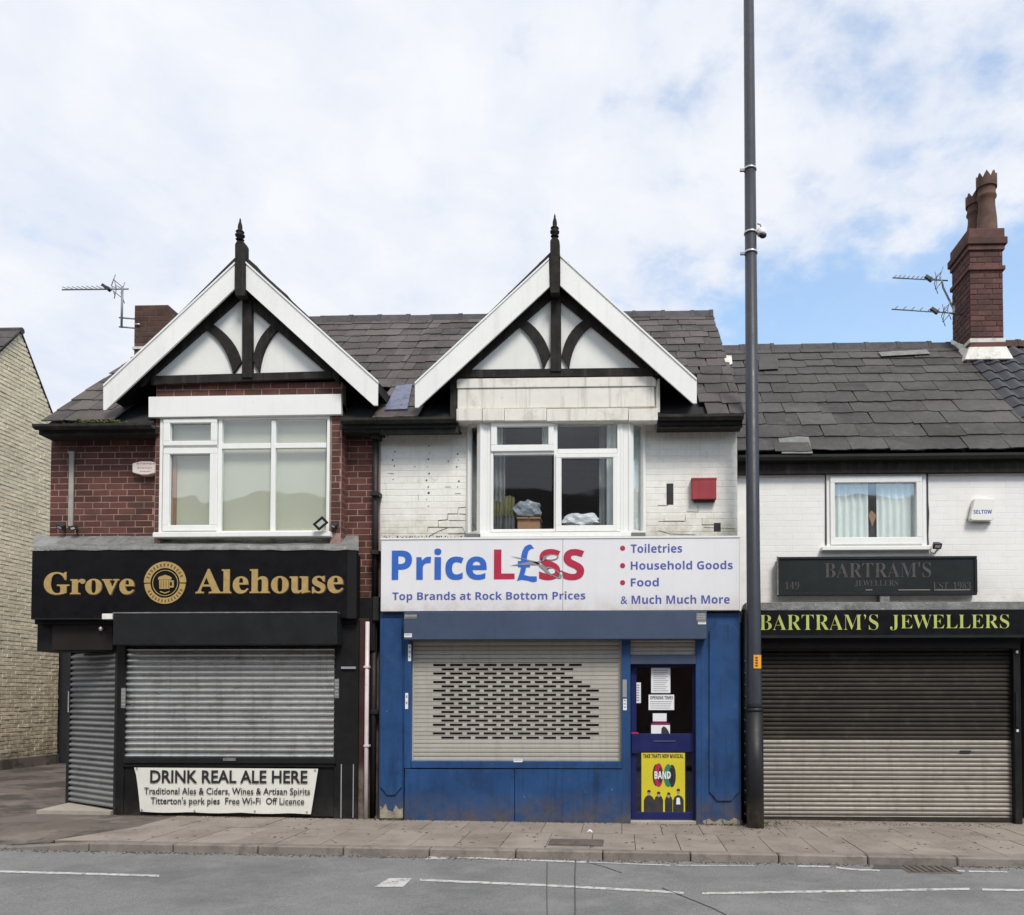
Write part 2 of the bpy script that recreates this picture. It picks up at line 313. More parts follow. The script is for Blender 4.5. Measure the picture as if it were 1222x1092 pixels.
 chmortar=mat('chimney_mortar', (.10, .055, .048), .9, n=(5, .2)), chdark=mat('sooty_chimney_brick', (.062, .031, .023), .85, var=.2, n=(4, .25), dirt=[((.1, .09, .04), 4, .5, .7, .6)], bump=[(60, .5, .005)]),
 flaunch=mat('whitewashed_flaunching', (.62, .60, .55), .8, n=(5, .2), dirt=[((.2, .19, .17), 6, .55, .75, .7)], bump=[(20, .6, .01)]),
 cream=mat('cream_rough_brick', (.66, .565, .41), .85, n=(1.2, .1), fine=(25, .12), dirt=[((.09, .07, .05), 3.6, .64, .72, .8), ((.36, .31, .22), 1.5, .45, .7, .5)], zdirt_shade=[(4.2, .2, (.17, .145, .105), .75), (.9, .0, (.08, .068, .05), .9)], bump=[(40, .6, .008)]),  # taller height band paints the alley's shade into the brick colour
 creamj=mat('cream_joint', (.60, .515, .37), .9, n=(4, .2), zdirt_shade=[(4.2, .2, (.15, .13, .095), .75)]),  # height band paints the same alley shade into the joints
 asphalt=mat('road_asphalt', (.180, .181, .181), .9, n=(.35, .12), fine=(55, .30), dirt=[((.10, .102, .103), .8, .46, .66, .6), ((.27, .27, .265), 2.2, .50, .72, .45), ((.07, .07, .07), 38, .62, .74, .7), ((.36, .36, .35), 46, .64, .76, .6), ((.09, .088, .085), 5.5, .66, .74, .5)], bump=[(90, .8, .006), (25, .3, .006)]),
 path=mat('patched_tarmac', (.13, .106, .092), .9, n=(.9, .15), fine=(120, .2), dirt=[((.05, .042, .035), 1.1, .48, .56, .85), ((.22, .19, .165), 1.7, .55, .66, .6)], bump=[(150, .5, .004)]),
 slab=mat('paving_slab', (.268, .230, .198), .85, var=.09, n=(1.2, .12), fine=(60, .14), dirt=[((.13, .10, .08), 2.0, .46, .70, .6), ((.38, .35, .31), 7, .6, .75, .4), (DK, 26, .70, .76, .5)], bump=[(120, .4, .002)]),
 joint=mat('paving_joint', (.07, .06, .048), .95, n=(8, .3)), kerb=mat('kerb_stone', (.20, .175, .155), .85, var=.12, n=(4, .2), fine=(100, .15), dirt=[((.07, .06, .05), 5, .5, .7, .7)], bump=[(60, .4, .004)]),
 line=mat('road_paint', (.50, .50, .48), .8, n=(4, .1), dirt=[((.17, .172, .175), 17, .50, .60, .85), ((.2, .2, .2), 3, .5, .7, .5)]),
 tar=mat('tar_crack', (.075, .075, .075), .95), iron=mat('cast_iron_cover', (.11, .09, .08), .7, n=(9, .3)),
 step=mat('concrete_step', (.34, .31, .26), .85, n=(5, .15), bump=[(60, .3, .003)]), ground=mat('ground_earth', (.10, .095, .085), .95),
 blind=mat('pale_green_blind', (.52, .535, .43), .8, n=(1, .04)), room=mat('room_wall', (.16, .155, .15), .9), net=mat('net_curtain', (.80, .88, .87), .8, n=(3, .06)), curtain=mat('grey_curtain', (.30, .31, .31), .9, n=(3, .2)),
 card=mat('brown_cardboard', (.34, .19, .11), .8, n=(6, .1)), bagw=mat('white_plastic_bag', (.62, .64, .68), .45, n=(5, .1)), bagg=mat('grey_plastic_bag', (.22, .25, .29), .4, n=(9, .5)), hivis=mat('hi_vis_fabric', (.115, .12, .045), .8, n=(6, .5)), hivisg=mat('grey_jacket_fabric', (.09, .09, .10), .8, n=(6, .4)),
 gate=mat('black_gate', (.016, .017, .022), .7, n=(3, .2)), weed=mat('weed_leaf', (.07, .09, .03), .8, n=(10, .4)), moss=mat('roof_moss', (.085, .095, .03), .95, n=(14, .4), bump=[(60, .6, .01)]), litter=mat('litter_paper', (.75, .75, .8), .6),
 crack=mat('crack_shadowless', (.05, .045, .04), .95, n=(20, .4)), lampglass=mat('lantern_glass', (.5, .5, .48), .2),
)
MAT['glass'] = glassmat('window_glass', (.98, .99, .985), .14, .0010)
MAT['glassbay'] = glassmat('bay_glass', (.97, .98, .98), .02, .0007)
MAT['glassdark'] = glassmat('door_glass', (.7, .75, .78), .02, .001)
MAT['sidebrick'] = brickmat('side_brick', (.16, .05, .04), (.11, .035, .03), (.25, .17, .14))
MAT['oppbrick'] = brickmat('terrace_brick', (.20, .08, .055), (.14, .055, .04), (.3, .24, .2))

# ------------------------------------------------------------------ unit meshes shared by repeats
def raw(name, vs, fs, m, smooth=False):
    me = bpy.data.meshes.new(name); me.from_pydata(vs, [], fs); me.materials.append(m)
    bm = bmesh.new(); bm.from_mesh(me); bmesh.ops.recalc_face_normals(bm, faces=bm.faces); bm.to_mesh(me); bm.free()
    if smooth:
        for p in me.polygons: p.use_smooth = True
    return me
def unit_brick(m, cx=.02, cz=.06, jit=0):
    v = []
    for sx, sz in ((-1, -1), (1, -1), (1, 1), (-1, 1)): v.append((sx * .5, 0, sz * .5))
    for sx, sz in ((-1, -1), (1, -1), (1, 1), (-1, 1)): v.append((sx * .5, -.55, sz * .5))
    for sx, sz in ((-1, -1), (1, -1), (1, 1), (-1, 1)):
        v.append((sx * (.5 - cx - random.random() * jit), -1, sz * (.5 - cz - random.random() * jit * 3)))
    f = [(3, 2, 1, 0), (8, 9, 10, 11)]
    for i in range(4):
        j = (i + 1) % 4; f += [(i, j, j + 4, i + 4), (i + 4, j + 4, j + 8, i + 8)]
    return raw('brick', v, f, m)
_ub = {}
def brick_face(parent, x0, x1, z0, z1, P, key, m, holes=(), face='front', proud=.0035, pl=.238, ph=.0855, mo=.011, name='brick', jit=.012):
    if key not in _ub: _ub[key] = [unit_brick(m, jit=jit) for _ in range(4)]
    k, z, n = 0, z0, 0
    while z < z1 - .02:
        h = min(ph, z1 - z); zc = z + h / 2
        ivs = [(x0, x1)]
        for a, b, c, d in holes:
            if c < zc < d:
                nv = []
                for p, q in ivs:
                    if b <= p or a >= q: nv.append((p, q)); continue
                    if a > p: nv.append((p, a))
                    if b < q: nv.append((b, q))
                ivs = nv
        base = x0 - (pl / 2 if k % 2 else 0) + (.06 if k % 5 == 3 else 0)
        for p, q in ivs:
            s = base + math.floor((p - base) / pl) * pl
            while s < q - .02:
                a, b = max(s, p), min(s + pl, q); s += pl
                if b - a < .04: continue
                pr = proud * random.uniform(.75, 1.25)
                sc_ = (b - a - mo, pr, h - mo)
                mid = (a + b) / 2
                me = random.choice(_ub[key])
                if face == 'front': share(name, me, (mid, P, zc), parent, sc_)
                else: share(name, me, (P, mid, zc), parent, sc_, (0, 0, -math.pi / 2))
                n += 1
        z += ph; k += 1
    return n
def unit_slate(m, seed):
    r = random.Random(seed); T = 1.0
    nb = 6; bot = []
    for i in range(nb + 1): bot.append((-.5 + i / nb, (r.uniform(-.018, .018))))
    if r.random() < .45: bot[0] = (-.5, .035); 
    if r.random() < .35: bot[-1] = (.5, .04)
    top = [(.5, 1), (-.5, 1)]; pts = bot + top; n = len(pts)
    v = [(x, y, 0) for x, y in pts] + [(x * .995, y, T) for x, y in pts]
    f = [tuple(range(n - 1, -1, -1)), tuple(range(n, 2 * n))] + [(i, (i + 1) % n, (i + 1) % n + n, i + n) for i in range(n)]
    return raw('slate', v, f, m)
def slate_roof(parent, X0, X1, y0, z0, y1, z1, courses, width, mats, keep, t=.010, jit=.012, halfpat=True, rj=.006):
    L = math.hypot(y1 - y0, z1 - z0); ang = math.atan2(z1 - z0, y1 - y0)
    dv = Vector((0, (y1 - y0) / L, (z1 - z0) / L)); dn = Vector((0, -dv.z, dv.y))
    tot = sum(courses); v = 0; n = 0
    for k, e in enumerate(courses):
        e = e * L / tot; ln = min(e * 1.6, L - v + .02)
        x = X0 - (width / 2 if (k % 2 and halfpat) else 0) + random.uniform(-.03, .03)
        while x < X1 - .03:
            w = width * random.uniform(.9, 1.1)
            a, b = max(x, X0), min(x + w, X1); x += w
            if b - a < .05: continue
            mid = (a + b) / 2
            sag = .0
            p = Vector((mid, y0, z0)) + dv * (v + random.uniform(-jit, jit)) + dn * (2.3 * t + random.uniform(0, .004))
            if not keep(mid, p.y, p.z, b - a): continue
            tilt = math.atan2(1.7 * t, ln)
            me = random.choice(mats)
            share('slate', me, p, parent, (b - a - .006, ln, t * random.uniform(.8, 1.5)), Matrix.Rotation(ang - tilt, 3, 'X').__matmul__(Matrix.Rotation(random.gauss(0, rj), 3, 'Z')).to_euler())
            n += 1
        v += e
    return n
SL1 = [unit_slate(MAT['slate'], i) for i in range(6)]
SL2 = [unit_slate(MAT['slate2'], i + 20) for i in range(6)]
def unit_slat(m, prof):
    n = len(prof); v = [(-.5, y, z) for y, z in prof] + [(.5, y, z) for y, z in prof]
    f = [(i, i + 1, i + 1 + n, i + n) for i in range(n - 1)] + [(n - 1, 0, n, 2 * n - 1), tuple(range(n)), tuple(range(2 * n - 1, n - 1, -1))]
    me = raw('slat', v, f, m)
    return me
ROUND = [(.014, 0), (.000, .03), (-.012, .10), (-.021, .24), (-.024, .40), (-.019, .56), (-.008, .70), (.002, .80), (.008, .88), (.010, .95), (.016, .95), (.016, 0)]
FLAT = [(.006, 0), (-.006, .04), (-.009, .2), (-.010, .5), (-.009, .82), (-.006, .91), (.006, .95), (.012, .95), (.012, 0)]
def shutter(parent, A, B, z0, z1, pitch, me, d=0.0, skip=None, mesel=None):
    A, B = Vector(A), Vector(B); w = (B - A).length; mid = (A + B) / 2; t = (B - A).normalized(); rz = math.atan2(t.y, t.x)
    z = z0; i = 0
    while z < z1 - .01:
        h = min(pitch, z1 - z)
        if not (skip and skip(z + h / 2)):
            mm = mesel(z + h / 2) if mesel else me
            share('slat', mm, (mid.x, mid.y, z), parent, (w, 1, h), (random.uniform(-.01, .01), 0, rz))
        z += pitch; i += 1

# ------------------------------------------------------------------ lettering
def st(s, style):
    U, Lo, D = {'sans': (0x1D5D4, 0x1D5EE, 0x1D7EC), 'serif': (0x1D400, 0x1D41A, 0x1D7CE)}[style]
    o = ''
    for c in s:
        if 'A' <= c <= 'Z': o += chr(U + ord(c) - 65)
        elif 'a' <= c <= 'z': o += chr(Lo + ord(c) - 97)
        elif '0' <= c <= '9': o += chr(D + ord(c) - 48)
        else: o += c
    return o
def text_mesh(body, off=0.0, spacing=1.0, res=3):
    c = bpy.data.curves.new('lettering', 'FONT'); c.body = body; c.size = 1; c.offset = off; c.extrude = .02; c.resolution_u = res; c.space_character = spacing
    o = bpy.data.objects.new('lettering', c); sc.collection.objects.link(o)
    bpy.context.view_layer.update()
    me = bpy.data.meshes.new_from_object(o.evaluated_get(bpy.context.evaluated_depsgraph_get()))
    bpy.data.objects.remove(o); bpy.data.curves.remove(c)
    return me
def lettering(name, body, x0, y0, x1, y1, Y, m, parent, split=False, off=0.0, dep=.006, spacing=1.0, res=3, shift=(0, 0)):
    me = text_mesh(body, off, spacing, res)
    V = [v.co.copy() for v in me.vertices]; F = [tuple(p.vertices) for p in me.polygons]; bpy.data.meshes.remove(me)
    xa, xb = min(v.x for v in V), max(v.x for v in V); ya, yb = min(v.y for v in V), max(v.y for v in V)
    X0, X1, Z0, Z1 = rb(x0, y0, x1, y1, Y)
    W = [Vector((X0 + (v.x - xa) / (xb - xa) * (X1 - X0) + shift[0], Y - dep / 2 - (v.z / .02) * dep / 2, Z0 + (v.y - ya) / (yb - ya) * (Z1 - Z0) + shift[1])) for v in V]
    if not split:
        o = mesh(name, W, F, m, parent)
        if len(body) > 2: o['kind'] = 'stuff'
        return o
    par = list(range(len(W)))
    def find(a):
        while par[a] != a: par[a] = par[par[a]]; a = par[a]
        return a
    for f in F:
        for q in f[1:]: par[find(q)] = find(f[0])
    # join coincident rims of one glyph
    seen = {}
    for i, v in enumerate(W):
        k = (round(v.x, 4), round(v.z, 4)); 
        if k in seen: par[find(i)] = find(seen[k])
        else: seen[k] = i
    isl = {}
    for i in range(len(W)): isl.setdefault(find(i), []).append(i)
    L = sorted(([min(W[i].x for i in s), max(W[i].x for i in s), s] for s in isl.values()), key=lambda a: a[0])
    out = []
    for a in L:
        if out and min(out[-1][1], a[1]) - a[0] > .6 * min(a[1] - a[0], out[-1][1] - out[-1][0]): out[-1][1] = max(out[-1][1], a[1]); out[-1][2] += a[2]
        else: out.append(a)
    for a in out:
        idx = {g: k for k, g in enumerate(a[2])}; s = set(a[2])
        mesh(name, [W[i] for i in a[2]], [tuple(idx[q] for q in f) for f in F if f[0] in s], m, parent)

# ================================================================== GROUND, ROAD, PAVEMENT
XS = [-400, -14, -9, -4, 0, 5, 14, 400]
def sheet(name, ys, dz, m, xs=XS, kind='structure', parent=None):
    vs, fs = [], []
    for y in ys:
        for x in xs: vs.append((x, y, gz(x) + dz))
    w = len(xs)
    for j in range(len(ys) - 1):
        for i in range(w - 1): fs.append((j * w + i, j * w + i + 1, (j + 1) * w + i + 1, (j + 1) * w + i))
    me = bpy.data.meshes.new(name); me.from_pydata(vs, [], fs); me.materials.append(m)
    o = bpy.data.objects.new(name, me); place(o, (0, 0, 0), parent)
    if kind: o['kind'] = kind
    return o
sheet('ground', [-600, 900], -.20, MAT['ground'], xs=XS)
KY = -2.0            # kerb face
RD = -.085           # road below the pavement
road = sheet('road', [-9.2, KY + .01], RD, MAT['asphalt'], xs=[-60, -14, -9, -4, 0, 5, 14, 60])
YK = KY + .15
pav = sheet('pavement', [YK, 1.6], -.012, MAT['joint'], xs=[-6.2, -4, 0, 5, 14, 40])
al = [(-30, -.062), (-14, -.062), (-9, -.062), (-6.7, -.062), (-6.2, -.03), (-5.62, -.004)]
va = [(x, YK, gz(x) + d) for x, d in al] + [(x, YK + .6, gz(x) - .004) for x, d in al] + [(x, 24, gz(x) - .004) for x, d in al]
o = mesh('alley', va, [(j * 6 + i, j * 6 + i + 1, j * 6 + i + 7, j * 6 + i + 6) for j in (0, 1) for i in range(5)], MAT['path']); o['kind'] = 'structure'
opp = sheet('opposite_pavement', [-14, -9.2], -.004, MAT['slab'], xs=[-60, -14, 0, 14, 60])
# paving slabs, each its own piece
SLW, rows = .485, [(YK + .004, -.86), (-.852, -.02), (-.012, .56)]
for r, (ya, yb) in enumerate(rows):
    x = -6.05 + (.0, .24, .12)[r]
    if r == 0: x -= .1
    while x < 7.6:
        a, b = x, x + SLW - .008; x += SLW
        if r == 2 and not (1.75 < a < 6.5): continue
        dz = random.uniform(-.002, .002)
        vs = [(a, ya, gz(a) - .03), (b, ya, gz(b) - .03), (b, yb, gz(b) - .03), (a, yb, gz(a) - .03),
              (a, ya, gz(a) + dz), (b, ya, gz(b) + dz), (b, yb, gz(b) + dz + random.uniform(-.002, .002)), (a, yb, gz(a) + dz)]
        if r == 0 and a < -5.7: vs[3] = (a + .4, yb, gz(a) - .03); vs[7] = (a + .4, yb, gz(a))
        mesh('paving_slab', vs, BF, MAT['slab'], pav)
# kerb stones
kerb = sheet('kerb', [KY + .03, YK - .01], -.10, MAT['joint'], xs=[-60, -14, -9, -4, 0, 5, 14, 40])
x = -13.0
while x < 8.3:
    a, b = x, x + .915 - .012; x += .915
    def tz(q):
        top = gz(q) + .002
        if q < -5.62: top -= min(.062, max(0, (-5.62 - q) / 1.0 * .062))
        return top
    z = [tz(a), tz(b)]
    vs = [(a, KY, z[0] - .2), (b, KY, z[1] - .2), (b, YK - .004, z[1] - .2), (a, YK - .004, z[0] - .2), (a, KY + .012, z[0]), (b, KY + .012, z[1]), (b, YK - .004, z[1]), (a, YK - .004, z[0])]
    mesh('kerb_stone', vs, BF, MAT['kerb'], kerb, bevel=.012)
# road markings
def onroad(px, py):
    d = ray(px, py); k = 0
    for _ in range(4):
        zg = gz((CAM + d * k).x) + RD if k else RD; k = (zg - CAM.z) / d.z
    q = CAM + d * k; return q
def strip(name, pts, m, parent=None, dz=.004):
    v = []
    for px, py in pts:
        q = onroad(px, py); v.append((q.x, q.y, gz(q.x) + RD + dz))
    o = mesh(name, v, [tuple(range(len(v)))], m, parent)
    return o
def mline(pts, hw, seed=0):
    up = [(x, y - hw) for x, y in pts]; dn = [(x, y + hw) for x, y in reversed(pts)]
    return up + dn
RM = lambda pts: strip('road_marking', pts, MAT['line'], road)
RM(mline([(-60, 1039), (80, 1042.5), (190, 1045.6)], 1.25)); RM([(464, 1048.5), (492, 1048.5), (481, 1059), (447, 1059)])
RM([(514, 1020.8), (538, 1020.8), (532, 1026), (507, 1026)])
RM(mline([(501, 1050.5), (653, 1057), (790, 1064.4), (816, 1066.3)], 1.3)); RM(mline([(838, 1066.6), (1000, 1064), (1157, 1061.2)], 1.3))
RM(mline([(1172, 1062), (1290, 1064)], 1.2)); RM(mline([(546, 1023.6), (650, 1027.5), (700, 1029.2)], .9)); RM(mline([(702, 1029.4), (800, 1033)], .5))
RM(mline([(806, 1033), (900, 1033.6)], .5)); RM(mline([(952, 1034), (990, 1034.6)], .9)); RM(mline([(998, 1035.6), (1010, 1037), (1026, 1038.6), (1034, 1038.4), (1050, 1039.3)], .9))
RM(mline([(1117, 1037.6), (1151, 1040)], .9)); RM(mline([(1156, 1040.2), (1202, 1041)], .8))
RM(mline([(462, 1020), (495, 1021)], .5))
def crackline(pts, w):
    out = []
    for x, y in pts: out.append((x - w, y))
    for x, y in reversed(pts): out.append((x + w, y))
    return out
strip('road_joint', crackline([(687, 1023), (686, 1048), (686.5, 1095)], .7), MAT['tar'], road, .006)
strip('road_joint', crackline([(653, 1030), (652.5, 1060), (653, 1095)], .5), MAT['tar'], road, .0055)
strip('road_joint', crackline([(790, 1060), (818, 1071), (850, 1084), (872, 1095)], 1.0), MAT['tar'], road, .005)
strip('road_joint', crackline([(700, 1029), (722, 1035), (742, 1042)], .8), MAT['tar'], road, .005)
# patched tar beside the kerb and gully
strip('road_patch', [(1046, 1031), (1116, 1031), (1120, 1035), (1100, 1037.5), (1040, 1037)], MAT['tar'], road, .003)
g0 = onroad(1104, 1035.5)
dg = thing('drain_grate', 'cast iron gully grate in the road against the kerb', 'drain', (g0.x, KY - .2, gz(g0.x) + RD))
box('frame', g0.x - .26, g0.x + .26, KY - .38, KY - .02, gz(g0.x) + RD - .02, gz(g0.x) + RD + .008, MAT['iron'], dg, .004)
for i in range(7): box('bar', g0.x - .21 + i * .065, g0.x - .185 + i * .065, KY - .35, KY - .05, gz(g0.x) + RD, gz(g0.x) + RD + .016, MAT['iron'], dg)
# manhole in the pavement
def onpav(px, py):
    d = ray(px, py); k = 0
    for _ in range(4):
        zg = gz((CAM + d * k).x) if k else 0; k = (zg - CAM.z) / d.z
    return CAM + d * k
a, b = onpav(651, 1009), onpav(722, 1009); c, d = onpav(655, 1001.5), onpav(716, 1001.5)
mh = thing('manhole_cover', 'low rusty rectangular access cover set in the paving slabs', 'manhole cover', ((a.x + b.x) / 2, (a.y + c.y) / 2, gz(a.x)))
def flat(name, pts, z0, z1, m, parent):
    n = len(pts); vs = [(p[0], p[1], gz(p[0]) + z0) for p in pts] + [(p[0], p[1], gz(p[0]) + z1) for p in pts]
    fs = [tuple(range(n)), tuple(range(n, 2 * n))] + [(i, (i + 1) % n, (i + 1) % n + n, i + n) for i in range(n)]
    return mesh(name, vs, fs, m, parent)
x0, x1, y0_, y1_ = a.x + .02, b.x - .02, a.y, c.y
flat('frame', [(x0, y0_), (x1, y0_), (x1, y1_), (x0, y1_)], -.01, .006, MAT['iron'], mh)
for i in range(2):
    xa = x0 + .02 + i * (x1 - x0 - .02) / 2; flat('lid', [(xa, y0_ + .02), (xa + (x1 - x0) / 2 - .03, y0_ + .02), (xa + (x1 - x0) / 2 - .03, y1_ - .02), (xa, y1_ - .02)], .0, .011, MAT['iron'], mh)
# litter
q = onpav(704, 993)
bm = bmesh.new(); bmesh.ops.create_icosphere(bm, subdivisions=2, radius=.03)
for v in bm.verts: v.co *= random.uniform(.55, 1.25); v.co.z = abs(v.co.z) * .9
me = bpy.data.meshes.new('crumpled_paper'); bm.to_mesh(me); bm.free(); me.materials.append(MAT['litter'])
tag(place(bpy.data.objects.new('crumpled_paper', me), (q.x, q.y, gz(q.x)), None), 'scrap of crumpled white paper lying on the pavement', 'litter')

# ================================================================== shared house parts
def half_round_gutter(name, x0, x1, y, z, m, parent, r=.06):
    prof = [(-r, 0), (-r * .95, -r * .5), (-r * .6, -r * .85), (0, -r), (r * .6, -r * .85), (r * .95, -r * .5), (r, 0), (r * .8, 0), (r * .5, -r * .6), (0, -r * .8), (-r * .5, -r * .6), (-r * .8, 0)]
    n = len(prof); vs = [(x0, y + a, z + b) for a, b in prof] + [(x1, y + a, z + b) for a, b in prof]
    fs = [(i, (i + 1) % n, (i + 1) % n + n, i + n) for i in range(n)] + [tuple(range(n)), tuple(range(n, 2 * n))]
    return mesh(name, vs, fs, m, parent)
def gable_wall(name, x0, x1, y0, y1, zb, ye, ze, yr, zr, yb, zbk, m, parent):
    f = lambda y: (ze + (y - ye) * (zr - ze) / (yr - ye)) if y < yr else (zr + (y - yr) * (zbk - zr) / (yb - yr))
    P = [(y0, zb), (y1, zb), (y1, f(y1) - .12), (yr, zr - .12), (y0, f(y0) - .12)]
    vs = [(x0, y, z) for y, z in P] + [(x1, y, z) for y, z in P]
    return mesh(name, vs, [tuple(range(5)), tuple(range(9, 4, -1))] + [(i, (i + 1) % 5, (i + 1) % 5 + 5, i + 5) for i in range(5)], m, parent)
def ridge_tiles(parent, X0, X1, y, z, m, L=.5, r=.13):
    x = X0
    while x < X1 - .1:
        b = min(x + L, X1); dz = random.uniform(-.012, .012)
        pr = [(-r, -.10), (-r * .55, .03), (0, .065), (r * .55, .03), (r, -.10)]
        vs, fs = [], []
        for (xa, k) in ((x, 1.0), (b - .06, 1.0), (b - .058, 1.10), (b, 1.10)):
            for a, c in pr: vs.append((xa, y + a * k, z + dz + c * k + (.004 if k > 1 else 0)))
        for i in range(3):
            for j in range(4): fs.append((i * 5 + j, i * 5 + j + 1, (i + 1) * 5 + j + 1, (i + 1) * 5 + j))
        fs += [(0, 1, 2, 3, 4), (15, 16, 17, 18, 19), (0, 4, 9, 5), (5, 9, 14, 10), (10, 14, 19, 15)]
        mesh('ridge_tile', vs, fs, m, parent); x += L
def roof_deck(name, X0, X1, y0, z0, y1, z1, yb, zb, m, parent, t=.10):
    vs = []
    for x in (X0, X1): vs += [(x, y0, z0 - t), (x, y1, z1 - t), (x, yb, zb - t), (x, yb, zb), (x, y1, z1), (x, y0, z0)]
    fs = [(0, 1, 4, 5), (1, 2, 3, 4), (6, 7, 10, 11), (7, 8, 9, 10), (0, 6, 7, 1), (1, 7, 8, 2), (2, 8, 9, 3), (3, 9, 10, 4), (4, 10, 11, 5), (5, 11, 6, 0)]
    return mesh(name, vs, fs, m, parent)
EY, EZ, RY, RZ = -.06, 5.215, 3.3, 8.15
def zroof(y): return EZ + (y - EY) * (RZ - EZ) / (RY - EY)
PARTY = PX(450, .1, 560)
WF = .25   # upper wall face

def gable(b, cx, AP, TL, TR, apex_in, postx, kingx, beam, braceL, braceR, tymp, finpx, Ymain=-.2):
    """AP outer apex px, TL / TR lists of the board outlines in px"""
    g = pprism('gable_panel', tymp, .0, .06, MAT['panel'], b)
    # roof slabs behind the boards
    ax, az = at(AP[0], AP[1], Ymain).x, at(AP[0], AP[1], Ymain).z
    lx, lz = at(*TL[1], Ymain).x, at(*TL[1], Ymain).z; rx, rz_ = at(*TR[1], Ymain).x, at(*TR[1], Ymain).z
    az -= .01
    for s, (ex, ez) in enumerate(((lx, lz), (rx, rz_))):
        dx, dz = ex - ax, ez - az; l = math.hypot(dx, dz); nx, nz = (dz / l * -1, dx / l) if s else (dz / l, -dx / l)
        if nz < 0: nx, nz = -nx, -nz
        th = .10
        p = [(ax, az - .012), (ex, ez - .012), (ex, ez - .13), (ax, az - .15)]
        o = prism('gable_roof', p, Ymain + .03, 2.5, MAT['soffit'], b)
        # slate covering, courses running up the slope
        sv, sf = [], []
        nC = 9
        for j in range(nC):
            u0, u1 = j / nC, (j + 1.15) / nC; u1 = min(u1, 1)
            for c in range(12):
                ya = Ymain + .05 + c * .21 + (.1 if j % 2 else 0); yb = min(ya + .205, 2.45)
                k = len(sv)
                for (u, h) in ((1 - u0, .004), (1 - u1, -.010)):
                    for y in (ya, yb):
                        for hh in (h - .008, h): sv.append((ax + dx * u + nx * hh, y, az + dz * u + nz * hh))
                sf += [tuple(k + i for i in f) for f in ((0, 1, 3, 2), (4, 5, 7, 6), (0, 1, 5, 4), (2, 3, 7, 6), (1, 3, 7, 5), (0, 2, 6, 4))]
        q = mesh('gable_slates', sv, sf, MAT['slate'], b); q['kind'] = 'stuff'
    for T in (TL, TR):
        bb = pprism('bargeboard', T, Ymain, .028, MAT['board'], b, bevel=.003)
        # thin capping strip along the upper edge
        (x0, y0), (x1, y1) = T[0], T[1]
        pprism('capping_strip', [(x0, y0 - 1.3), (x1, y1 - 1.3), (x1, y1 + 1.1), (x0, y0 + 1.1)], Ymain - .014, .05, MAT['upvc'], bb)
        # inner rafter
        (xi1, yi1), (xi0, yi0) = T[3], T[4]
        f = .90; xe, ye = xi0 + (xi1 - xi0) * f, yi0 + (yi1 - yi0) * f
    rf = []
    # dark rafters on the panel
    for side in ('l', 'r'):
        x_a, y_a = apex_in; T = TL if side == 'l' else TR
        xe, ye = T[3][0], T[3][1]
        k = .74; x_b, y_b = x_a + (xe - x_a) * k, y_a + (ye - y_a) * k
        pprism('rafter', [(x_a, y_a - 14), (x_b, y_b - 14), (x_b, y_b + 9), (x_a, y_a + 11)], -.045, .05, MAT['timber'], b)
    pprism('tie_beam', beam, -.05, .055, MAT['timber'], b, bevel=.004)
    x0, x1 = kingx; pprism('king_post', [(x0, apex_in[1] - 8), (x1, apex_in[1] - 8), (x1 + .5, beam[0][1] + 2), (x0 - .5, beam[0][1] + 2)], -.07, .07, MAT['timber'], b, bevel=.004)
    for (o0, o1, o2, i0, i1, i2) in (braceL, braceR):
        outs, ins = [], []
        for k in range(9):
            t = k / 8; f = lambda a, c, e: ((1 - t) ** 2 * a[0] + 2 * t * (1 - t) * c[0] + t * t * e[0], (1 - t) ** 2 * a[1] + 2 * t * (1 - t) * c[1] + t * t * e[1])
            outs.append(f(o0, o1, o2)); ins.append(f(i0, i1, i2))
        pprism('brace', outs + ins[::-1], -.04, .045, MAT['timber'], b)
    # finial post and turned finial
    x0, x1 = postx; yt, yb = AP[1] - 6, apex_in[1] + 5
    fp = pprism('finial_post', [(x0, yb), (x0 + .8, yb + 3), (x1 - .8, yb + 3), (x1, yb), (x1, yt), (x1 - 2.5, yt - 4), (x0 + 2.5, yt - 4), (x0, yt)], Ymain - .035, .12, MAT['timber'], b, bevel=.005)
    cxp = (x0 + x1) / 2; cX = PX(cxp, Ymain + .02, 300); s = 1 / 91.0
    zt = PZ(yt - 4, Ymain + .02, cxp)
    top = PZ(finpx, Ymain + .02, cxp); h = top - zt
    pr = [(.045, 0), (.055, .03), (.03, .06), (.03, .10), (.058, .17), (.062, .23), (.04, .30), (.03, .33), (.055, .37), (.05, .40), (.026, .46), (.030, .55), (.026, .68), (.012, .84), (.009, .86), (.014, .89), (.008, .93), (.002, 1)]
    lathe('finial', cX, Ymain + .02, [(r, zt + u * h) for r, u in pr], MAT['timber'], b)
    return g

# ================================================================== RED BRICK ALEHOUSE
XL = -7.80; VX = -7.66
ah = thing('red_brick_shop_house', 'dark red brick pub with black shuttered front and half timbered gable, leftmost of the row', 'building', (-5.5, .3, 0))
zT, zB = 5.14, PZ(641, WF, 300)
wl = box('wall', XL, PX(183, WF), WF + .004, WF + .22, 2.9, 5.3, MAT['mortar'], ah)
wlx1 = PX(183, WF) - .002
brick_face(wl, XL, wlx1, zB - .02, zT, WF + .004, 'r', MAT['brick'])
wr = box('wall', PX(405, WF), PARTY, WF + .004, WF + .22, 0, 5.3, MAT['mortar'], ah)
brick_face(wr, PX(405, WF), PX(446, WF), PZ(736, WF, 430), zT, WF + .004, 'r', MAT['brick'])
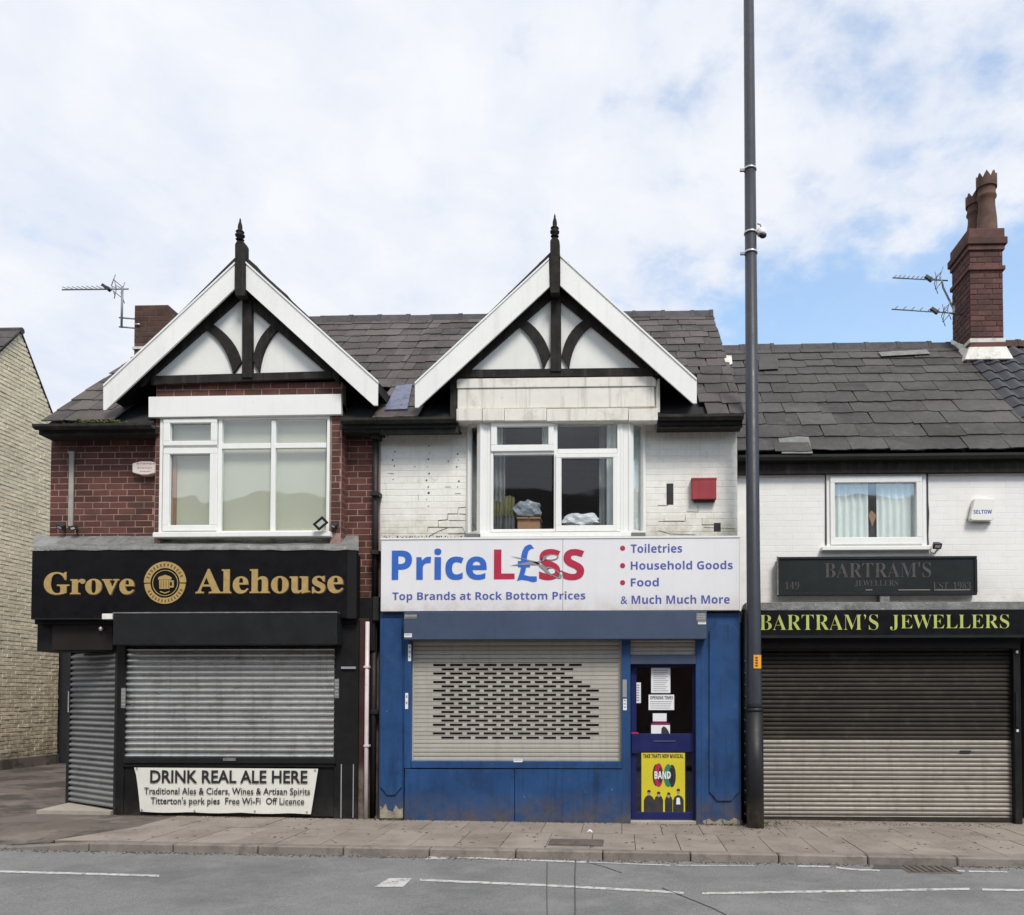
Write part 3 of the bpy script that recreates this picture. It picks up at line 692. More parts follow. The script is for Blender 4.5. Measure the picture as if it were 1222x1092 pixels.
# bay in line with the gable: side brick strip, two courses over the header, window
bx0, bx1 = PX(183, .03), PX(406, .03)
bw = boxes('wall', [(bx0, PX(190, .03), .034, WF + .22, 3.6, 5.5), (PX(393, .03), bx1, .034, WF + .22, 3.6, 5.5), (bx0, bx1, .034, .2, PZ(497, .03, 290), PZ(457, .03, 290))], MAT['mortar'], ah)
brick_face(bw, PX(393.8, .03), bx1 - .002, zB, PZ(494, .03, 400), .034, 'r', MAT['brick'])
brick_face(bw, bx0, bx1, PZ(472, .03, 290), PZ(455.5, .03, 290), .034, 'r', MAT['brick'])
brick_face(bw, bx0, PX(189.5, .03), zB, PZ(499, .03, 185), .034, 'r', MAT['brick'])
pprism('header_board', [(177, 498), (407, 494.5), (407, 470), (177, 473.5)], -.03, .06, MAT['upvc'], ah, bevel=.004)
# body
box('side_wall', XL, XL + .22, .86, 6.6, -.1, 2.85, MAT['blackpaint'], ah)
box('side_wall', XL, XL + .22, WF + .56, 6.6, 2.85, 5.3, MAT['sidebrick'], ah)
box('side_wall', XL, XL + .22, WF + .22, WF + .56, 2.85, 5.3, MAT['sidebrick'], ah)
prism_pts = None
vs = []
for x in (VX + .03, VX + .25): vs += [(x, .25, 5.3), (x, 6.6, 5.3), (x, RY, RZ - .1)]
mesh('gable_end_wall', vs, [(0, 1, 2), (3, 4, 5), (0, 3, 4, 1), (1, 4, 5, 2), (2, 5, 3, 0)], MAT['sidebrick'], ah)
box('rear_wall', XL + .22, PARTY - .1, 6.38, 6.6, -.1, 5.3, MAT['sidebrick'], ah)
gable_wall('party_wall', PARTY - .1, PARTY - .002, WF + .22, 6.38, -.1, EY, EZ, RY, RZ, 6.7, 5.2, MAT['room'], ah)
box('floor', XL + .22, PARTY - .1, WF + .22, 6.38, 2.8, 2.95, MAT['room'], ah)
box('ceiling', XL + .22, PARTY - .1, WF + .22, 6.38, 5.28, 5.33, MAT['room'], ah)
box('partition', XL + .22, PARTY - .1, 2.6, 2.7, 2.95, 5.28, MAT['room'], ah)
# roof
def notched(X0, X1, n0, n1, b):
    m_ = roof_deck('roof', n0, n1, .5, EZ + .56 * (RZ - EZ) / (RY - EY), RY, RZ, 6.7, 5.2, MAT['deck'], b)
    roof_deck('roof', X0, n0, EY, EZ, RY, RZ, 6.7, 5.2, MAT['deck'], b); roof_deck('roof', n1, X1, EY, EZ, RY, RZ, 6.7, 5.2, MAT['deck'], b)
    return m_
VX = -7.66
rf = notched(VX + .03, PARTY, bx0 - .01, bx1 + .01, ah)
AC1 = (PX(286, -.2, 297), PZ(297, -.2, 286)); AC2 = (PX(661, -.2, 293), PZ(293, -.2, 661))
def keepf(AC):
    def k(x, y, z, w):
        g = AC[1] - .90 * (abs(x - AC[0]) + w / 2); return not (z + .02 < g and abs(x - AC[0]) < 1.85)
    return k
COURSES = [1.05, 1.05, 1.03, 1.0, 1.0, .98, .97, .96, .95, .95, .93, .92, .92]
SLW_ = .31
slate_roof(rf, VX, PARTY, EY - .05, EZ + .0, RY, RZ, COURSES, SLW_, SL1, keepf(AC1), t=.011, jit=.02, rj=.014)
ridge_tiles(rf, VX, PARTY, RY, RZ + .03, MAT['ridge'])
# gutter and eaves
for (p0, p1, nm) in ((42, 183, 0), (408, 451, 1)):
    xa, xb = PX(p0, -.1, 507), PX(p1, -.1, 507)
    zg = 5.19 if nm == 0 else 5.225
    half_round_gutter('gutter', xa, xb, -.10, zg, MAT['mossy'], ah, .062)
    box('fascia_board', max(xa, XL - .05), xb, -.03, .03, 5.09, 5.185, MAT['mossy'], ah)
    box('soffit_board', max(xa, XL - .05), xb, .03, WF - .008, 5.088, 5.11, MAT['soffit'], ah)
# moss clump on the left eaves
mv, mf = [], []
for i in range(420):
    x = PX(random.gauss(113, 13), -.1, 503); y = random.uniform(-.14, .0); z = 5.215 + random.uniform(-.01, .035); r = random.uniform(.012, .03); k = len(mv)
    mv += [(x - r, y, z), (x + r, y, z), (x, y - r, z), (x, y + r, z), (x, y, z + r), (x, y, z - r)]
    mf += [tuple(k + i for i in f) for f in ((0, 2, 4), (2, 1, 4), (1, 3, 4), (3, 0, 4), (2, 0, 5), (1, 2, 5), (3, 1, 5), (0, 3, 5))]
mo = mesh('moss', mv, mf, MAT['moss'], ah); mo['kind'] = 'stuff'
gable(ah, 286, (286, 297), [(280, 313.5), (123, 460), (123, 489.5), (126, 489.5), (279.5, 345)], [(292, 312), (451, 455.5), (450.5, 484), (446, 484), (292, 344)], (286, 345), (280.2, 292.2), (289, 300),
      [(180, 448.5), (396, 442.5), (396, 451), (180, 459)],
      ((241, 391), (269, 405), (278, 446), (250, 384), (281, 402), (287.5, 432)), ((343, 386), (314, 400), (309, 445), (334, 380), (305, 398), (301.5, 430)),
      [(180, 452), (286, 330), (300, 330), (404, 446)], 260)
# --- upper window
w = thing('x', 'x', 'x', (0, 0, 0)); bpy.data.objects.remove(w)
def window(parent, Y, outer, muntins, sashes, panes, sillpx=None, m=None, fw=3.5, dep=.07, glass=None):
    """outer px rect; muntins px rects (frame bars); sashes px rects with pane hole; panes px rects"""
    m = m or MAT['upvc']; x0, y0, x1, y1 = outer
    a, b, c, d = rb(x0, y0, x1, y1, Y)
    fr = boxes('window', [(a, b, Y, Y + dep, d - fw / 91, d), (a, b, Y, Y + dep, c, c + fw / 91), (a, a + fw / 91, Y, Y + dep, c + fw / 91, d - fw / 91), (b - fw / 91, b, Y, Y + dep, c + fw / 91, d - fw / 91)], m, parent, bevel=.004)
    for r in muntins: pbox('glazing_bar', *r, Y + .006, dep - .01, m, fr, bevel=.004)
    for (s, h) in sashes:
        X0, X1, Z0, Z1 = rb(*s, Y - .022); x0_, x1_, z0_, z1_ = rb(*h, Y - .022)
        boxes('sash', [(X0, X1, Y - .022, Y + .04, z1_, Z1), (X0, X1, Y - .022, Y + .04, Z0, z0_), (X0, x0_, Y - .022, Y + .04, z0_, z1_), (x1_, X1, Y - .022, Y + .04, z0_, z1_)], m, fr, bevel=.005)
    for r in panes: pbox('pane', r[0] - .6, r[1] - .6, r[2] + .6, r[3] + .6, Y + .028, .006, glass or MAT['glass'], fr)
    if sillpx: pbox('sill', *sillpx, Y - .07, .16, m, fr, bevel=.006)
    return fr
WY = .02
wa = window(ah, WY, (190, 497, 393, 637), [(260, 501, 264.2, 634), (323, 501, 328.2, 634), (264.4, 529, 322.8, 535.4), (328.4, 528.5, 389, 534.6), (194, 532, 259.8, 534.2)],
            [((194.5, 499.5, 258.5, 531.5), (202.5, 504.5, 251.3, 526)), ((194, 534.5, 258.5, 633.5), (201.5, 541.5, 249.8, 626.5))],
            [(202.5, 504.5, 251.3, 526), (201.5, 541.5, 249.8, 626.5), (264.5, 501, 322.5, 529), (329, 500.5, 388.5, 528.5), (263, 536, 321.5, 631), (328.5, 535, 387.5, 630)], (182, 634.5, 394, 640.5))
bl = pbox('blind', 186, 494, 398, 642, WY + .13, .006, MAT['blind'], wa)
pbox('curtain_edge', 203, 545, 210, 628, WY + .10, .02, MAT['card'], wa)
# --- lead flashing over the sign
def flash(parent, name, px0, px1, ytop, ybot, Ya, Yb, m, seed, n=26):
    r = random.Random(seed); vs = []; fs = []
    for i in range(n + 1):
        px = px0 + (px1 - px0) * i / n
        for (py, Y, j) in ((ytop, Ya, .6), ((ytop + ybot) / 2, (Ya + Yb) / 2, .8), (ybot - 5, Yb - .005, .5), (ybot - 4.2, Yb - .03, .3), (ybot, Yb - .032, .7)):
            q = at(px, py + r.uniform(-j, j), Y); vs.append((q.x, q.y + r.uniform(-.004, .004), q.z))
    for i in range(n):
        for j in range(4): a = i * 5 + j; fs.append((a, a + 5, a + 6, a + 1))
    o = mesh(name, vs, fs, m, parent)
    for i, p in enumerate(o.data.polygons): p.use_smooth = True
    return o
flash(ah, 'lead_flashing', 40, 428, 639.5, 656.5, .236, -.13, MAT['lead'], 3)
# --- shop front, ground floor
gfz = gz(-5)
box('bressummer', XL, PARTY, .06, WF + .2, 2.2, 2.9, MAT['blackpaint'], ah)
box('fascia_backing', XL + .05, PX(425, -.1), -.06, .06, 2.55, 3.45, MAT['blackpaint'], ah)
pbox('pillar', 138, 769, 148, 972, -.02, .14, MAT['blackpaint'], ah, .006)
pr = pbox('pilaster', 399, 740, 427, 979, -.03, .26, MAT['blackpaint'], ah, .006)
pbox('pilaster_seam', 406.5, 912, 407.6, 976, -.034, .01, MAT['greytext'], pr); pbox('pilaster_seam', 421, 912, 422, 976, -.034, .01, MAT['greytext'], pr)
pbox('light_strip', 407, 795.5, 424, 798.2, -.06, .04, MAT['greytext'], pr)
pbox('brick_strip', 427, 738, 439, 979, .02, .3, MAT['maroon'], ah, .006)
sr = pbox('stall_riser', 148, 914, 399.5, 974, .0, .12, MAT['blackpaint'], ah)
pbox('shutter_rail', 147, 904.5, 400, 911, -.05, .08, MAT['boxblack'], ah, .003)
pbox('cill_rail', 146, 911, 401, 915.5, -.03, .06, MAT['blackpaint'], ah, .003)
SU = unit_slat(MAT['galv'], ROUND); SUD = unit_slat(mat('dull_galvanised_slat', (.25, .255, .255), .5, var=.1, n=(2, .15), dirt=[((.1, .1, .095), 4, .5, .75, .6)], metal=.5), ROUND); SUF = unit_slat(MAT['slatbeige'], FLAT); SOFT = [(.012, 0), (.002, .05), (-.006, .2), (-.010, .42), (-.009, .62), (-.003, .80), (.006, .92), (.014, .92), (.014, 0)]; SW = unit_slat(MAT['galvwarm'], SOFT)
A_ = (PX(148.5, .03, 850), .03); B_ = (PX(399, .03, 850), .03)
sh = pbox('roller_shutter', 148.5, 772, 399, 906, .05, .02, MAT['boxblack'], ah)
shutter(sh, A_, B_, PZ(905, .03, 270), PZ(772, .03, 270), .0785, SU)
pbox('shutter_lock', 266, 904.5, 281, 908, -.062, .014, MAT['galv'], ah)
sbx = pbox('shutter_box', 134.5, 731, 402, 769.5, -.26, .30, MAT['boxblack'], ah, .006)
pbox('shutter_box_highlight', 134.5, 730.2, 402, 731.6, -.266, .2, MAT['galv'], sbx)  # pale strip painting a highlight along the top edge of the box
bb2 = pbox('door_shutter_box', 62, 743.5, 134, 776, -.02, .75, MAT['boxbrown'], ah, .006)
# corner splay door
DA, DB = (XL + .0, .74), (PX(139, .0, 850), .03)
zb0 = gz(-7.2) + .07; zt0 = PZ(778, .3, 110)
ds = wbox('door_shutter', DA, DB, 0.02, (Vector(DB) - Vector(DA)).length - .02, zb0, zt0, -.06, -.03, MAT['boxblack'], ah)
t_ = (Vector(DB) - Vector(DA)).normalized()
shutter(ds, tuple(Vector(DA) + t_ * .03), tuple(Vector(DB) - t_ * .05), zb0, zt0, .077, SUD)
wbox('door_jamb', DA, DB, -.06, .03, zb0 - .1, zt0 + .1, -.05, .02, MAT['blackpaint'], ah)
wbox('door_jamb', DA, DB, (Vector(DB) - Vector(DA)).length - .05, (Vector(DB) - Vector(DA)).length + .0, zb0 - .1, zt0 + .1, -.05, .02, MAT['blackpaint'], ah)
wbox('jamb_label', DA, DB, -.03, -.005, PZ(850, .7, 82), PZ(825, .7, 82), .02, .024, MAT['whiteplastic'], ah)
# triangular step
tri = [(XL + .07, -.05), (DB[0] - .02, -.05), (DB[0] - .02, .08), (DA[0], .84), (XL + .07, .84)]
flat('step', [(XL + .10, -.03), (DB[0] - .04, -.03), (DB[0] - .04, .12), (DA[0], .80)], -.05, .045, MAT['step'], ah)
box('bay_return', bx1, bx1 + .003, .04, WF, 3.7, 5.4, MAT['sidebrick'], ah)
# chimney on the left gable
lc0, lc1 = PX(160, 1.9, 385), PX(200, 1.9, 385)
lc = box('chimney', lc0 + .006, lc1, 1.906, 2.5, 6.4, PZ(364, 1.9, 180), MAT['chmortar'], ah)
brick_face(lc, lc0, lc1, PZ(409, 1.9, 170), PZ(363, 1.9, 170), 1.906, 'c2', MAT['chdark'])
mesh('chimney_shoulder', [(lc1, 1.91, PZ(364, 1.9)), (lc1 + .24, 1.91, PZ(384, 1.9)), (lc1 + .24, 1.91, 6.6), (lc1, 1.91, 6.6), (lc1, 2.5, PZ(364, 1.9)), (lc1 + .24, 2.5, PZ(384, 1.9)), (lc1 + .24, 2.5, 6.6), (lc1, 2.5, 6.6)], [(0, 1, 2, 3), (4, 5, 6, 7), (0, 1, 5, 4), (1, 2, 6, 5), (2, 3, 7, 6), (3, 0, 4, 7)], MAT['chdark'], lc)
for px in (180, 196): lathe('capped_pot', PX(px, 2.1, 362), 2.1, [(.06, PZ(366, 1.9)), (.06, PZ(362.6, 1.9)), (.03, PZ(361, 1.9))], MAT['chdark'], lc)
box('chimney_flashing', lc0 - .015, lc1 + .02, 1.88, 2.5, PZ(411, 1.9), PZ(408, 1.9), MAT['flaunch'], lc)

# ================================================================== WHITE BRICK DISCOUNT SHOP
XR = PX(880, WF, 600)
wh = thing('white_brick_shop_house', 'shabby white painted brick shop with bay window, timbered gable and blue shopfront', 'building', (-.9, .3, 0))
zB = PZ(641, WF, 640)
HL, HR = PX(556, WF), PX(771, WF)
wl = box('wall', PARTY, HL + .02, WF + .004, WF + .22, 2.9, 5.3, MAT['wmortar'], wh)
brick_face(wl, PX(453, WF), HL, zB - .03, 5.16, WF + .004, 'w', MAT['wbrick'], proud=.003, jit=.01, mo=.006)
wr = box('wall', HR - .02, XR, WF + .004, WF + .22, 2.9, 5.3, MAT['wmortar'], wh)
slot = rb(795.5, 577, 803.5, 602, WF); vent = rb(852, 624, 860, 634, WF)
brick_face(wr, HR, XR, zB - .03, 5.16, WF + .004, 'w', MAT['wbrick'], proud=.003, holes=[slot, vent], mo=.006)
pbox('slot', 795.5, 577, 803.5, 602, WF - .001, .006, MAT['dark'], wr); pbox('vent', 852, 624, 860, 634, WF - .002, .006, MAT['dark'], wr)
def polyline(parent, pts, Y, w, m, name='crack'):
    vs, fs = [], []
    for (x0, y0), (x1, y1) in zip(pts, pts[1:]):
        a, b = at(x0, y0, Y), at(x1, y1, Y); d = (b - a); l = d.length or 1; n = Vector((-d.z, 0, d.x)) / l * w * random.uniform(.5, 1.2)
        k = len(vs); vs += [a - n, b - n * .8, b + n * .8, a + n]; vs += [v + Vector((0, .004, 0)) for v in vs[-4:]]
        fs += [tuple(k + i for i in f) for f in ((0, 1, 2, 3), (7, 6, 5, 4), (0, 1, 5, 4), (1, 2, 6, 5), (2, 3, 7, 6), (3, 0, 4, 7))]
    return mesh(name, vs, fs, m, parent)
CY = WF - .0035
polyline(wl, [(510, 634.5), (511, 629), (523, 629), (523, 621), (534, 620), (534.5, 613), (546, 613), (547, 606), (556, 605)], CY, .0035, MAT['crack'])
polyline(wl, [(512, 640), (523, 634), (534, 630)], CY, .003, MAT['crack']); polyline(wl, [(523, 629), (535, 629.5), (552, 629.5), (555, 636)], CY, .0028, MAT['crack'])
polyline(wl, [(534.5, 637), (546, 637), (556, 636.5)], CY, .003, MAT['crack']); polyline(wl, [(536, 621), (546, 621), (556, 621)], CY, .002, MAT['crack'])
polyline(wl, [(548, 613), (556, 613.5)], CY, .002, MAT['crack']); polyline(wl, [(499, 590), (499.5, 597)], CY, .002, MAT['crack'])
marks = [(512, 532), (513, 541), (511, 548), (510, 557), (512, 565), (509, 573), (511, 581), (511.5, 588), (509, 596), (511, 604), (471, 539), (468.5, 549), (470.5, 556), (469, 572), (546, 541.8), (547, 549), (545, 557), (547.5, 574), (546, 581), (535, 550.5), (495, 557)]
for i, (x, y) in enumerate(marks):
    s = random.uniform(.5, 1.1) * (2.0 if i == 7 else 1)
    pprism('fixing_hole', [(x - s * 1.2, y + s * .5), (x - s * .2, y + s), (x + s, y + s * .6), (x + s * .9, y - s * .8), (x, y - s)], CY, .004, MAT['crack'], wl)
for (x, y) in [(531, 581), (543, 589), (463, 565)]: polyline(wl, [(x, y), (x + 7, y)], CY, .002, MAT['crack'])
for pts in ([(785, 603), (797, 603), (797, 596)], [(786, 622), (818, 622), (818, 614)], [(820, 610), (833, 611), (833, 603)], [(786, 633), (800, 637), (830, 638)], [(840, 629), (877, 631)], [(838, 618), (838, 626), (852, 626)]):
    polyline(wr, pts, CY, .0018, MAT['crack'])
pbox('patched_brick', 793, 614.5, 816, 621.5, WF - .0045, .008, MAT['render'], wr)
# mossy rubble on the sign head
mv, mf = [], []
for i in range(260):
    px = random.choice([random.uniform(455, 570), random.uniform(770, 880)]); q = at(px, 641, WF - .05); r = random.uniform(.004, .013); k = len(mv); y = WF - random.uniform(.0, .1); z = q.z + random.uniform(-.02, .006)
    mv += [(q.x - r, y, z), (q.x + r, y, z), (q.x, y - r, z), (q.x, y + r, z), (q.x, y, z + r), (q.x, y, z - r)]
    mf += [tuple(k + i for i in f) for f in ((0, 2, 4), (2, 1, 4), (1, 3, 4), (3, 0, 4), (2, 0, 5), (1, 2, 5), (3, 1, 5), (0, 3, 5))]
o = mesh('mortar_crumbs', mv, mf, MAT['moss'], wh); o['kind'] = 'stuff'
# body
box('side_wall', XR - .22, XR, WF + .22, 6.6, -.1, 5.3, MAT['sidebrick'], wh)
vs = []
for x in (XR - .22, XR): vs += [(x, .25, 5.3), (x, 6.6, 5.3), (x, RY, RZ - .1)]
mesh('gable_end_wall', vs, [(0, 1, 2), (3, 4, 5), (0, 3, 4, 1), (1, 4, 5, 2), (2, 5, 3, 0)], MAT['sidebrick'], wh)
box('rear_wall', PARTY, XR - .22, 6.38, 6.6, -.1, 5.3, MAT['sidebrick'], wh)
box('floor', PARTY, XR - .22, WF + .22, 6.38, 2.8, 2.95, MAT['room'], wh)
box('ceiling', PARTY, XR - .22, WF + .22, 6.38, 5.28, 5.33, MAT['room'], wh)
box('shop_floor', PARTY, XR - .22, .1, 6.38, -.15, .02, MAT['room'], wh)
box('partition', PARTY, XR - .22, 3.0, 3.1, 2.95, 5.28, MAT['room'], wh)
rf = notched(PARTY, XR - .01, PX(543, .0), PX(786, .0), wh)
slate_roof(rf, PARTY, XR + .04, EY - .05, EZ + .0, RY, RZ, COURSES, SLW_, SL1, keepf(AC2), t=.011, jit=.026, rj=.018)
ridge_tiles(rf, PARTY, XR + .03, RY, RZ + .03, MAT['ridge'])
pprism('replacement_slate', [(595, 393), (606, 392), (608, 396), (597, 397)], 2.75, .01, MAT['slatepale'], rf)
for (p0, p1) in ((452, 545), (785, 887)):
    xa, xb = PX(p0, -.1, 505), PX(p1, -.1, 505)
    half_round_gutter('gutter', xa, xb, -.10, 5.225, MAT['mossy'], wh, .062)
    box('fascia_board', xa, min(xb, XR + .06), -.03, .03, 5.10 if p0 > 500 else 5.06, 5.22, MAT['mossy'], wh)
    box('soffit_board', xa, min(xb, XR + .06), .03, WF - .008, 5.12, 5.14, MAT['soffit'], wh)
# lead in the valley
v4 = [at(474, 472, .25), at(489, 470, .25), at(484, 497, -.02), at(456, 497, -.02)]
vy = []
for (px, py) in ((474, 468), (493, 466), (487, 496), (460, 497)):
    d = ray(px, py); k0 = None
    # meet the roof slope
    a_ = (RZ - EZ) / (RY - EY); k0 = (EZ + a_ * (CAM.y - EY) - CAM.z) / (d.z - a_ * d.y); q = CAM + d * k0; vy.append(q + Vector((0, -.05, .075)))
mesh('valley_lead', vy + [v + Vector((0, .02, -.02)) for v in vy], [(0, 1, 2, 3), (7, 6, 5, 4), (0, 1, 5, 4), (1, 2, 6, 5), (2, 3, 7, 6), (3, 0, 4, 7)], MAT['lead2'], rf)
gable(wh, 661, (661, 293), [(655, 308.5), (495, 457), (495, 486.5), (499, 486.5), (656, 342)], [(668.5, 304.5), (831.5, 452.5), (831.5, 481.5), (827, 481.5), (668.5, 341)], (661.5, 341.5), (656.5, 667.5), (657.5, 669),
      [(550, 441), (780, 438.5), (780, 448.5), (550, 450.5)],
      ((611, 384), (640, 398), (648, 441), (619.5, 377), (648, 392), (656.5, 422)), ((714, 384), (684, 396), (679, 440), (705.5, 377), (676, 390), (670, 424)),
      [(550, 446), (656, 330), (668, 330), (785, 446)], 255)
# bay header
hd = pbox('bay_header', 545, 450.5, 783, 502, .02, .24, MAT['render'], wh)
pbox('header_band', 545, 450.5, 783, 462, -.045, .07, MAT['render'], hd, .006)
pbox('header_panel', 546, 463, 781, 486.5, -.03, .055, MAT['render'], hd, .004)
pbox('header_stop', 783.2, 452, 787.5, 492, -.03, .2, MAT['render'], hd, .004); pbox('header_stop', 537, 452, 545, 500, -.02, .2, MAT['mossy'], hd, .004)
for (a, b) in ((544.5, 575), (575.6, 601.5), (602, 652), (652.4, 749.5), (750.2, 785)): pbox('lintel_block', a, 487.5, b, 502, -.075, .15, MAT['render'], hd, .005)
# main window
WY = -.0
wa = window(wh, WY, (585, 502, 740, 634.5), [(661, 505, 665, 632), (589, 538.6, 660.8, 542.6), (665.2, 535.4, 736.5, 541)],
            [((585.8, 502.5, 661, 538.3), (592.8, 508.7, 654.3, 530.6)), ((663, 541.4, 737.5, 634), (669.8, 546, 731.5, 626.8))],
            [(592.8, 508.7, 654.3, 530.6), (665.5, 504.5, 735.7, 535), (589, 543, 658.5, 631.5), (669.8, 546, 731.5, 626.8)], (573, 635, 753, 640.5), fw=3.4, glass=MAT['glassbay'])
for (a, b) in ((574, 577.5), (577.6, 581.2), (581.3, 584.9), (740.1, 743.8), (743.9, 749.8)): pbox('cover_strip', a, 502, b, 636, WY + (.012 if int(a) % 2 else .0), .07, MAT['upvc'], wa, .003)
def canted(parent, A, B, pane, m):
    z0, z1 = PZ(639, .1), PZ(502.5, .1); L = (Vector(B) - Vector(A)).length; fw = .045
    zA, zB_ = z0 + .06, z1 - .05
    fl_, fr_w = (.05, .085) if A[1] > B[1] else (.085, .05)
    fr = wbox('window', A, B, 0, fl_, z0, z1, -.05, .01, m, parent, .003)
    wbox('sash', A, B, L - fr_w, L, z0, z1, -.05, .01, m, fr, .003); wbox('sash', A, B, fl_, L - fr_w, z0, zA, -.05, .01, m, fr); wbox('sash', A, B, fl_, L - fr_w, zB_, z1, -.05, .01, m, fr)
    wbox('pane', A, B, fl_ - .003, L - fr_w + .003, zA, zB_, -.03, -.025, MAT['glass'], fr)
    return fr
cl = canted(wh, (PX(556.5, .24), .24), (PX(573.5, 0), .0), None, MAT['upvc']); cr_ = canted(wh, (PX(750.5, 0), .0), (PX(770.5, .24), .24), None, MAT['upvc'])
box('bay_floor', PX(557, .2), PX(770, .2), .02, WF + .3, PZ(644, .1), PZ(638, .1), MAT['room'], wh)
# curtains
def curtain(name, px0, px1, py0, py1, Y, m, parent, waves=5, amp=.02, n=30):
    a, b, c, d = rb(px0, py0, px1, py1, Y); vs, fs = [], []
    for i in range(n + 1):
        x = a + (b - a) * i / n; y = Y + amp * math.sin(i / n * waves * 6.283) + random.uniform(-.003, .003)
        vs += [(x, y, c), (x, y, d)]
    for i in range(n): fs.append((2 * i, 2 * i + 2, 2 * i + 3, 2 * i + 1))
    return mesh(name, vs, fs, m, parent, smooth=True)
curtain('curtain', 588, 603, 500, 640, .40, MAT['curtain'], wa, 3); curtain('curtain', 715, 745, 500, 640, .34, MAT['curtain'], wa, 4)
curtain('net_curtain', 724, 736, 500, 640, .22, MAT['net'], wa, 2, .01); curtain('net_curtain', 590, 600, 503, 535, .22, MAT['net'], wa, 2, .01); curtain('net_curtain', 647, 660, 503, 535, .22, MAT['net'], wa, 2, .01)
curtain('blind', 750, 768, 500, 640, .30, MAT['net'], cr_, 1, .004)
# --- blue shopfront
lp = pbox('pilaster', 452.5, 731, 482, 977, -.05, .3, MAT['blue'], wh, .006)
def cutpanel(parent, x0, y0, x1, y1, c, Y, d, m, topcut=True):
    pts = [(x0, y1 - c * 1.2), (x0 + c * .5, y1 - c * .7), (x0 + c, y1), (x1 - c, y1), (x1 - c * .5, y1 - c * .7), (x1, y1 - c * 1.2)]
    pts += [(x1, y0 + c), (x1 - c, y0), (x0 + c, y0), (x0, y0 + c)] if topcut else [(x1, y0), (x0, y0)]
    return pprism('raised_panel', pts, Y, d, m, parent, bevel=.006)
cutpanel(lp, 453.5, 738, 479.5, 949, 8, -.075, .03, MAT['blue'], False)
pprism('worn_base', [(453.5, 976.5), (453.5, 962), (457, 965), (460, 959), (463, 967), (469, 969), (472, 961), (476, 966), (480.5, 964), (480.5, 976.5)], -.053, .01, MAT['chip'], lp)
rp = pbox('pilaster', 836.5, 731, 884, 988, -.05, .62, MAT['blue'], wh, .006)
cutpanel(rp, 846.5, 744, 882, 956, 9, -.075, .03, MAT['blue']); pprism('worn_base', [(838, 988), (838, 980), (846, 977), (852, 981), (861, 977), (870, 980), (876, 976), (883, 979), (883, 988)], -.054, .01, MAT['chip'], rp)
pbox('sign_backing', 454, 642, 884, 735, .0, .34, MAT['soffit'], wh)
sbx = pbox('shutter_box', 482, 729.8, 843.5, 763, -.24, .34, MAT['slateblue'], wh, .006)
pbox('seam', 590, 731, 590.8, 762.5, -.243, .004, MAT['slateblue'], sbx)
pbox('jamb', 482, 763, 490.5, 917, -.06, .16, MAT['blue'], wh, .004)
pbox('mullion', 742, 763, 752.5, 986.5, -.06, .16, MAT['blue'], wh, .004); pbox('jamb', 830.5, 763, 838, 986.5, -.045, .16, MAT['blue'], wh, .004)
pbox('shutter_rail', 490.5, 908.6, 742, 917, -.07, .14, MAT['blue'], wh, .005)
pbox('stall_riser', 482.5, 918, 613.6, 981.5, -.06, .14, MAT['blue'], wh, .006); pbox('stall_riser', 614.2, 918, 744, 984.5, -.061, .14, MAT['blue'], wh, .006)
# shutter with real slots
pit = 5.118; YS = .03
x0s, x1s = PX(490.5, YS, 840), PX(742.5, YS, 840); zbs = PZ(908.5, YS, 616); zts = PZ(763, YS, 616); pz = pit / 91.6
gx0 = PX(516.8, YS, 840); gtop = PZ(792.2, YS, 616)
nsl = int((zts - zbs) / pz)
zgrid0 = PZ(885.2, YS, 616); row0 = round((zgrid0 - zbs) / pz)
sh = boxes('roller_shutter', [(x0s - .01, x0s + .04, YS - .02, YS + .03, zbs, zts), (x1s - .04, x1s + .01, YS - .02, YS + .03, zbs, zts)], MAT['slatbeige'], wh)
shutter(sh, (x0s, YS), (x1s, YS), zbs, zts, pz, SUF, skip=lambda z: row0 <= int((z - zbs) / pz) < row0 + 18)
sp = 20.4 / 91.6; sw = 15.3 / 91.6
taped = {(0, 9), (1, 8), (1, 9), (2, 8), (3, 8), (3, 9), (4, 9), (2, 9)}
for r in range(18):
    rr = 17 - r                                  # rr counts from the top
    z = zbs + (row0 + r) * pz; off = 0 if rr % 2 == 0 else sp / 2
    zs0, zs1 = z + pz * .18, z + pz * .18 + .031
    L = [(x0s, x1s, YS - .009, YS + .01, z + .001, zs0), (x0s, x1s, YS - .010, YS + .01, zs1, z + pz - .004)]
    xc = x0s
    for k in range(10):
        if k == 9 and rr % 2: continue
        if (rr, k) in taped: continue
        a = gx0 + off + k * sp; b = a + sw
        if b > x1s - .2: b = x1s - .2
        L.append((xc, a, YS - .009, YS + .01, zs0, zs1)); xc = b
    L.append((xc, x1s, YS - .009, YS + .01, zs0, zs1))
    boxes('slat', L, MAT['slatbeige'], sh)
box('shop_back_screen', x0s, x1s, .6, .62, 0, 2.6, MAT['room'], wh)
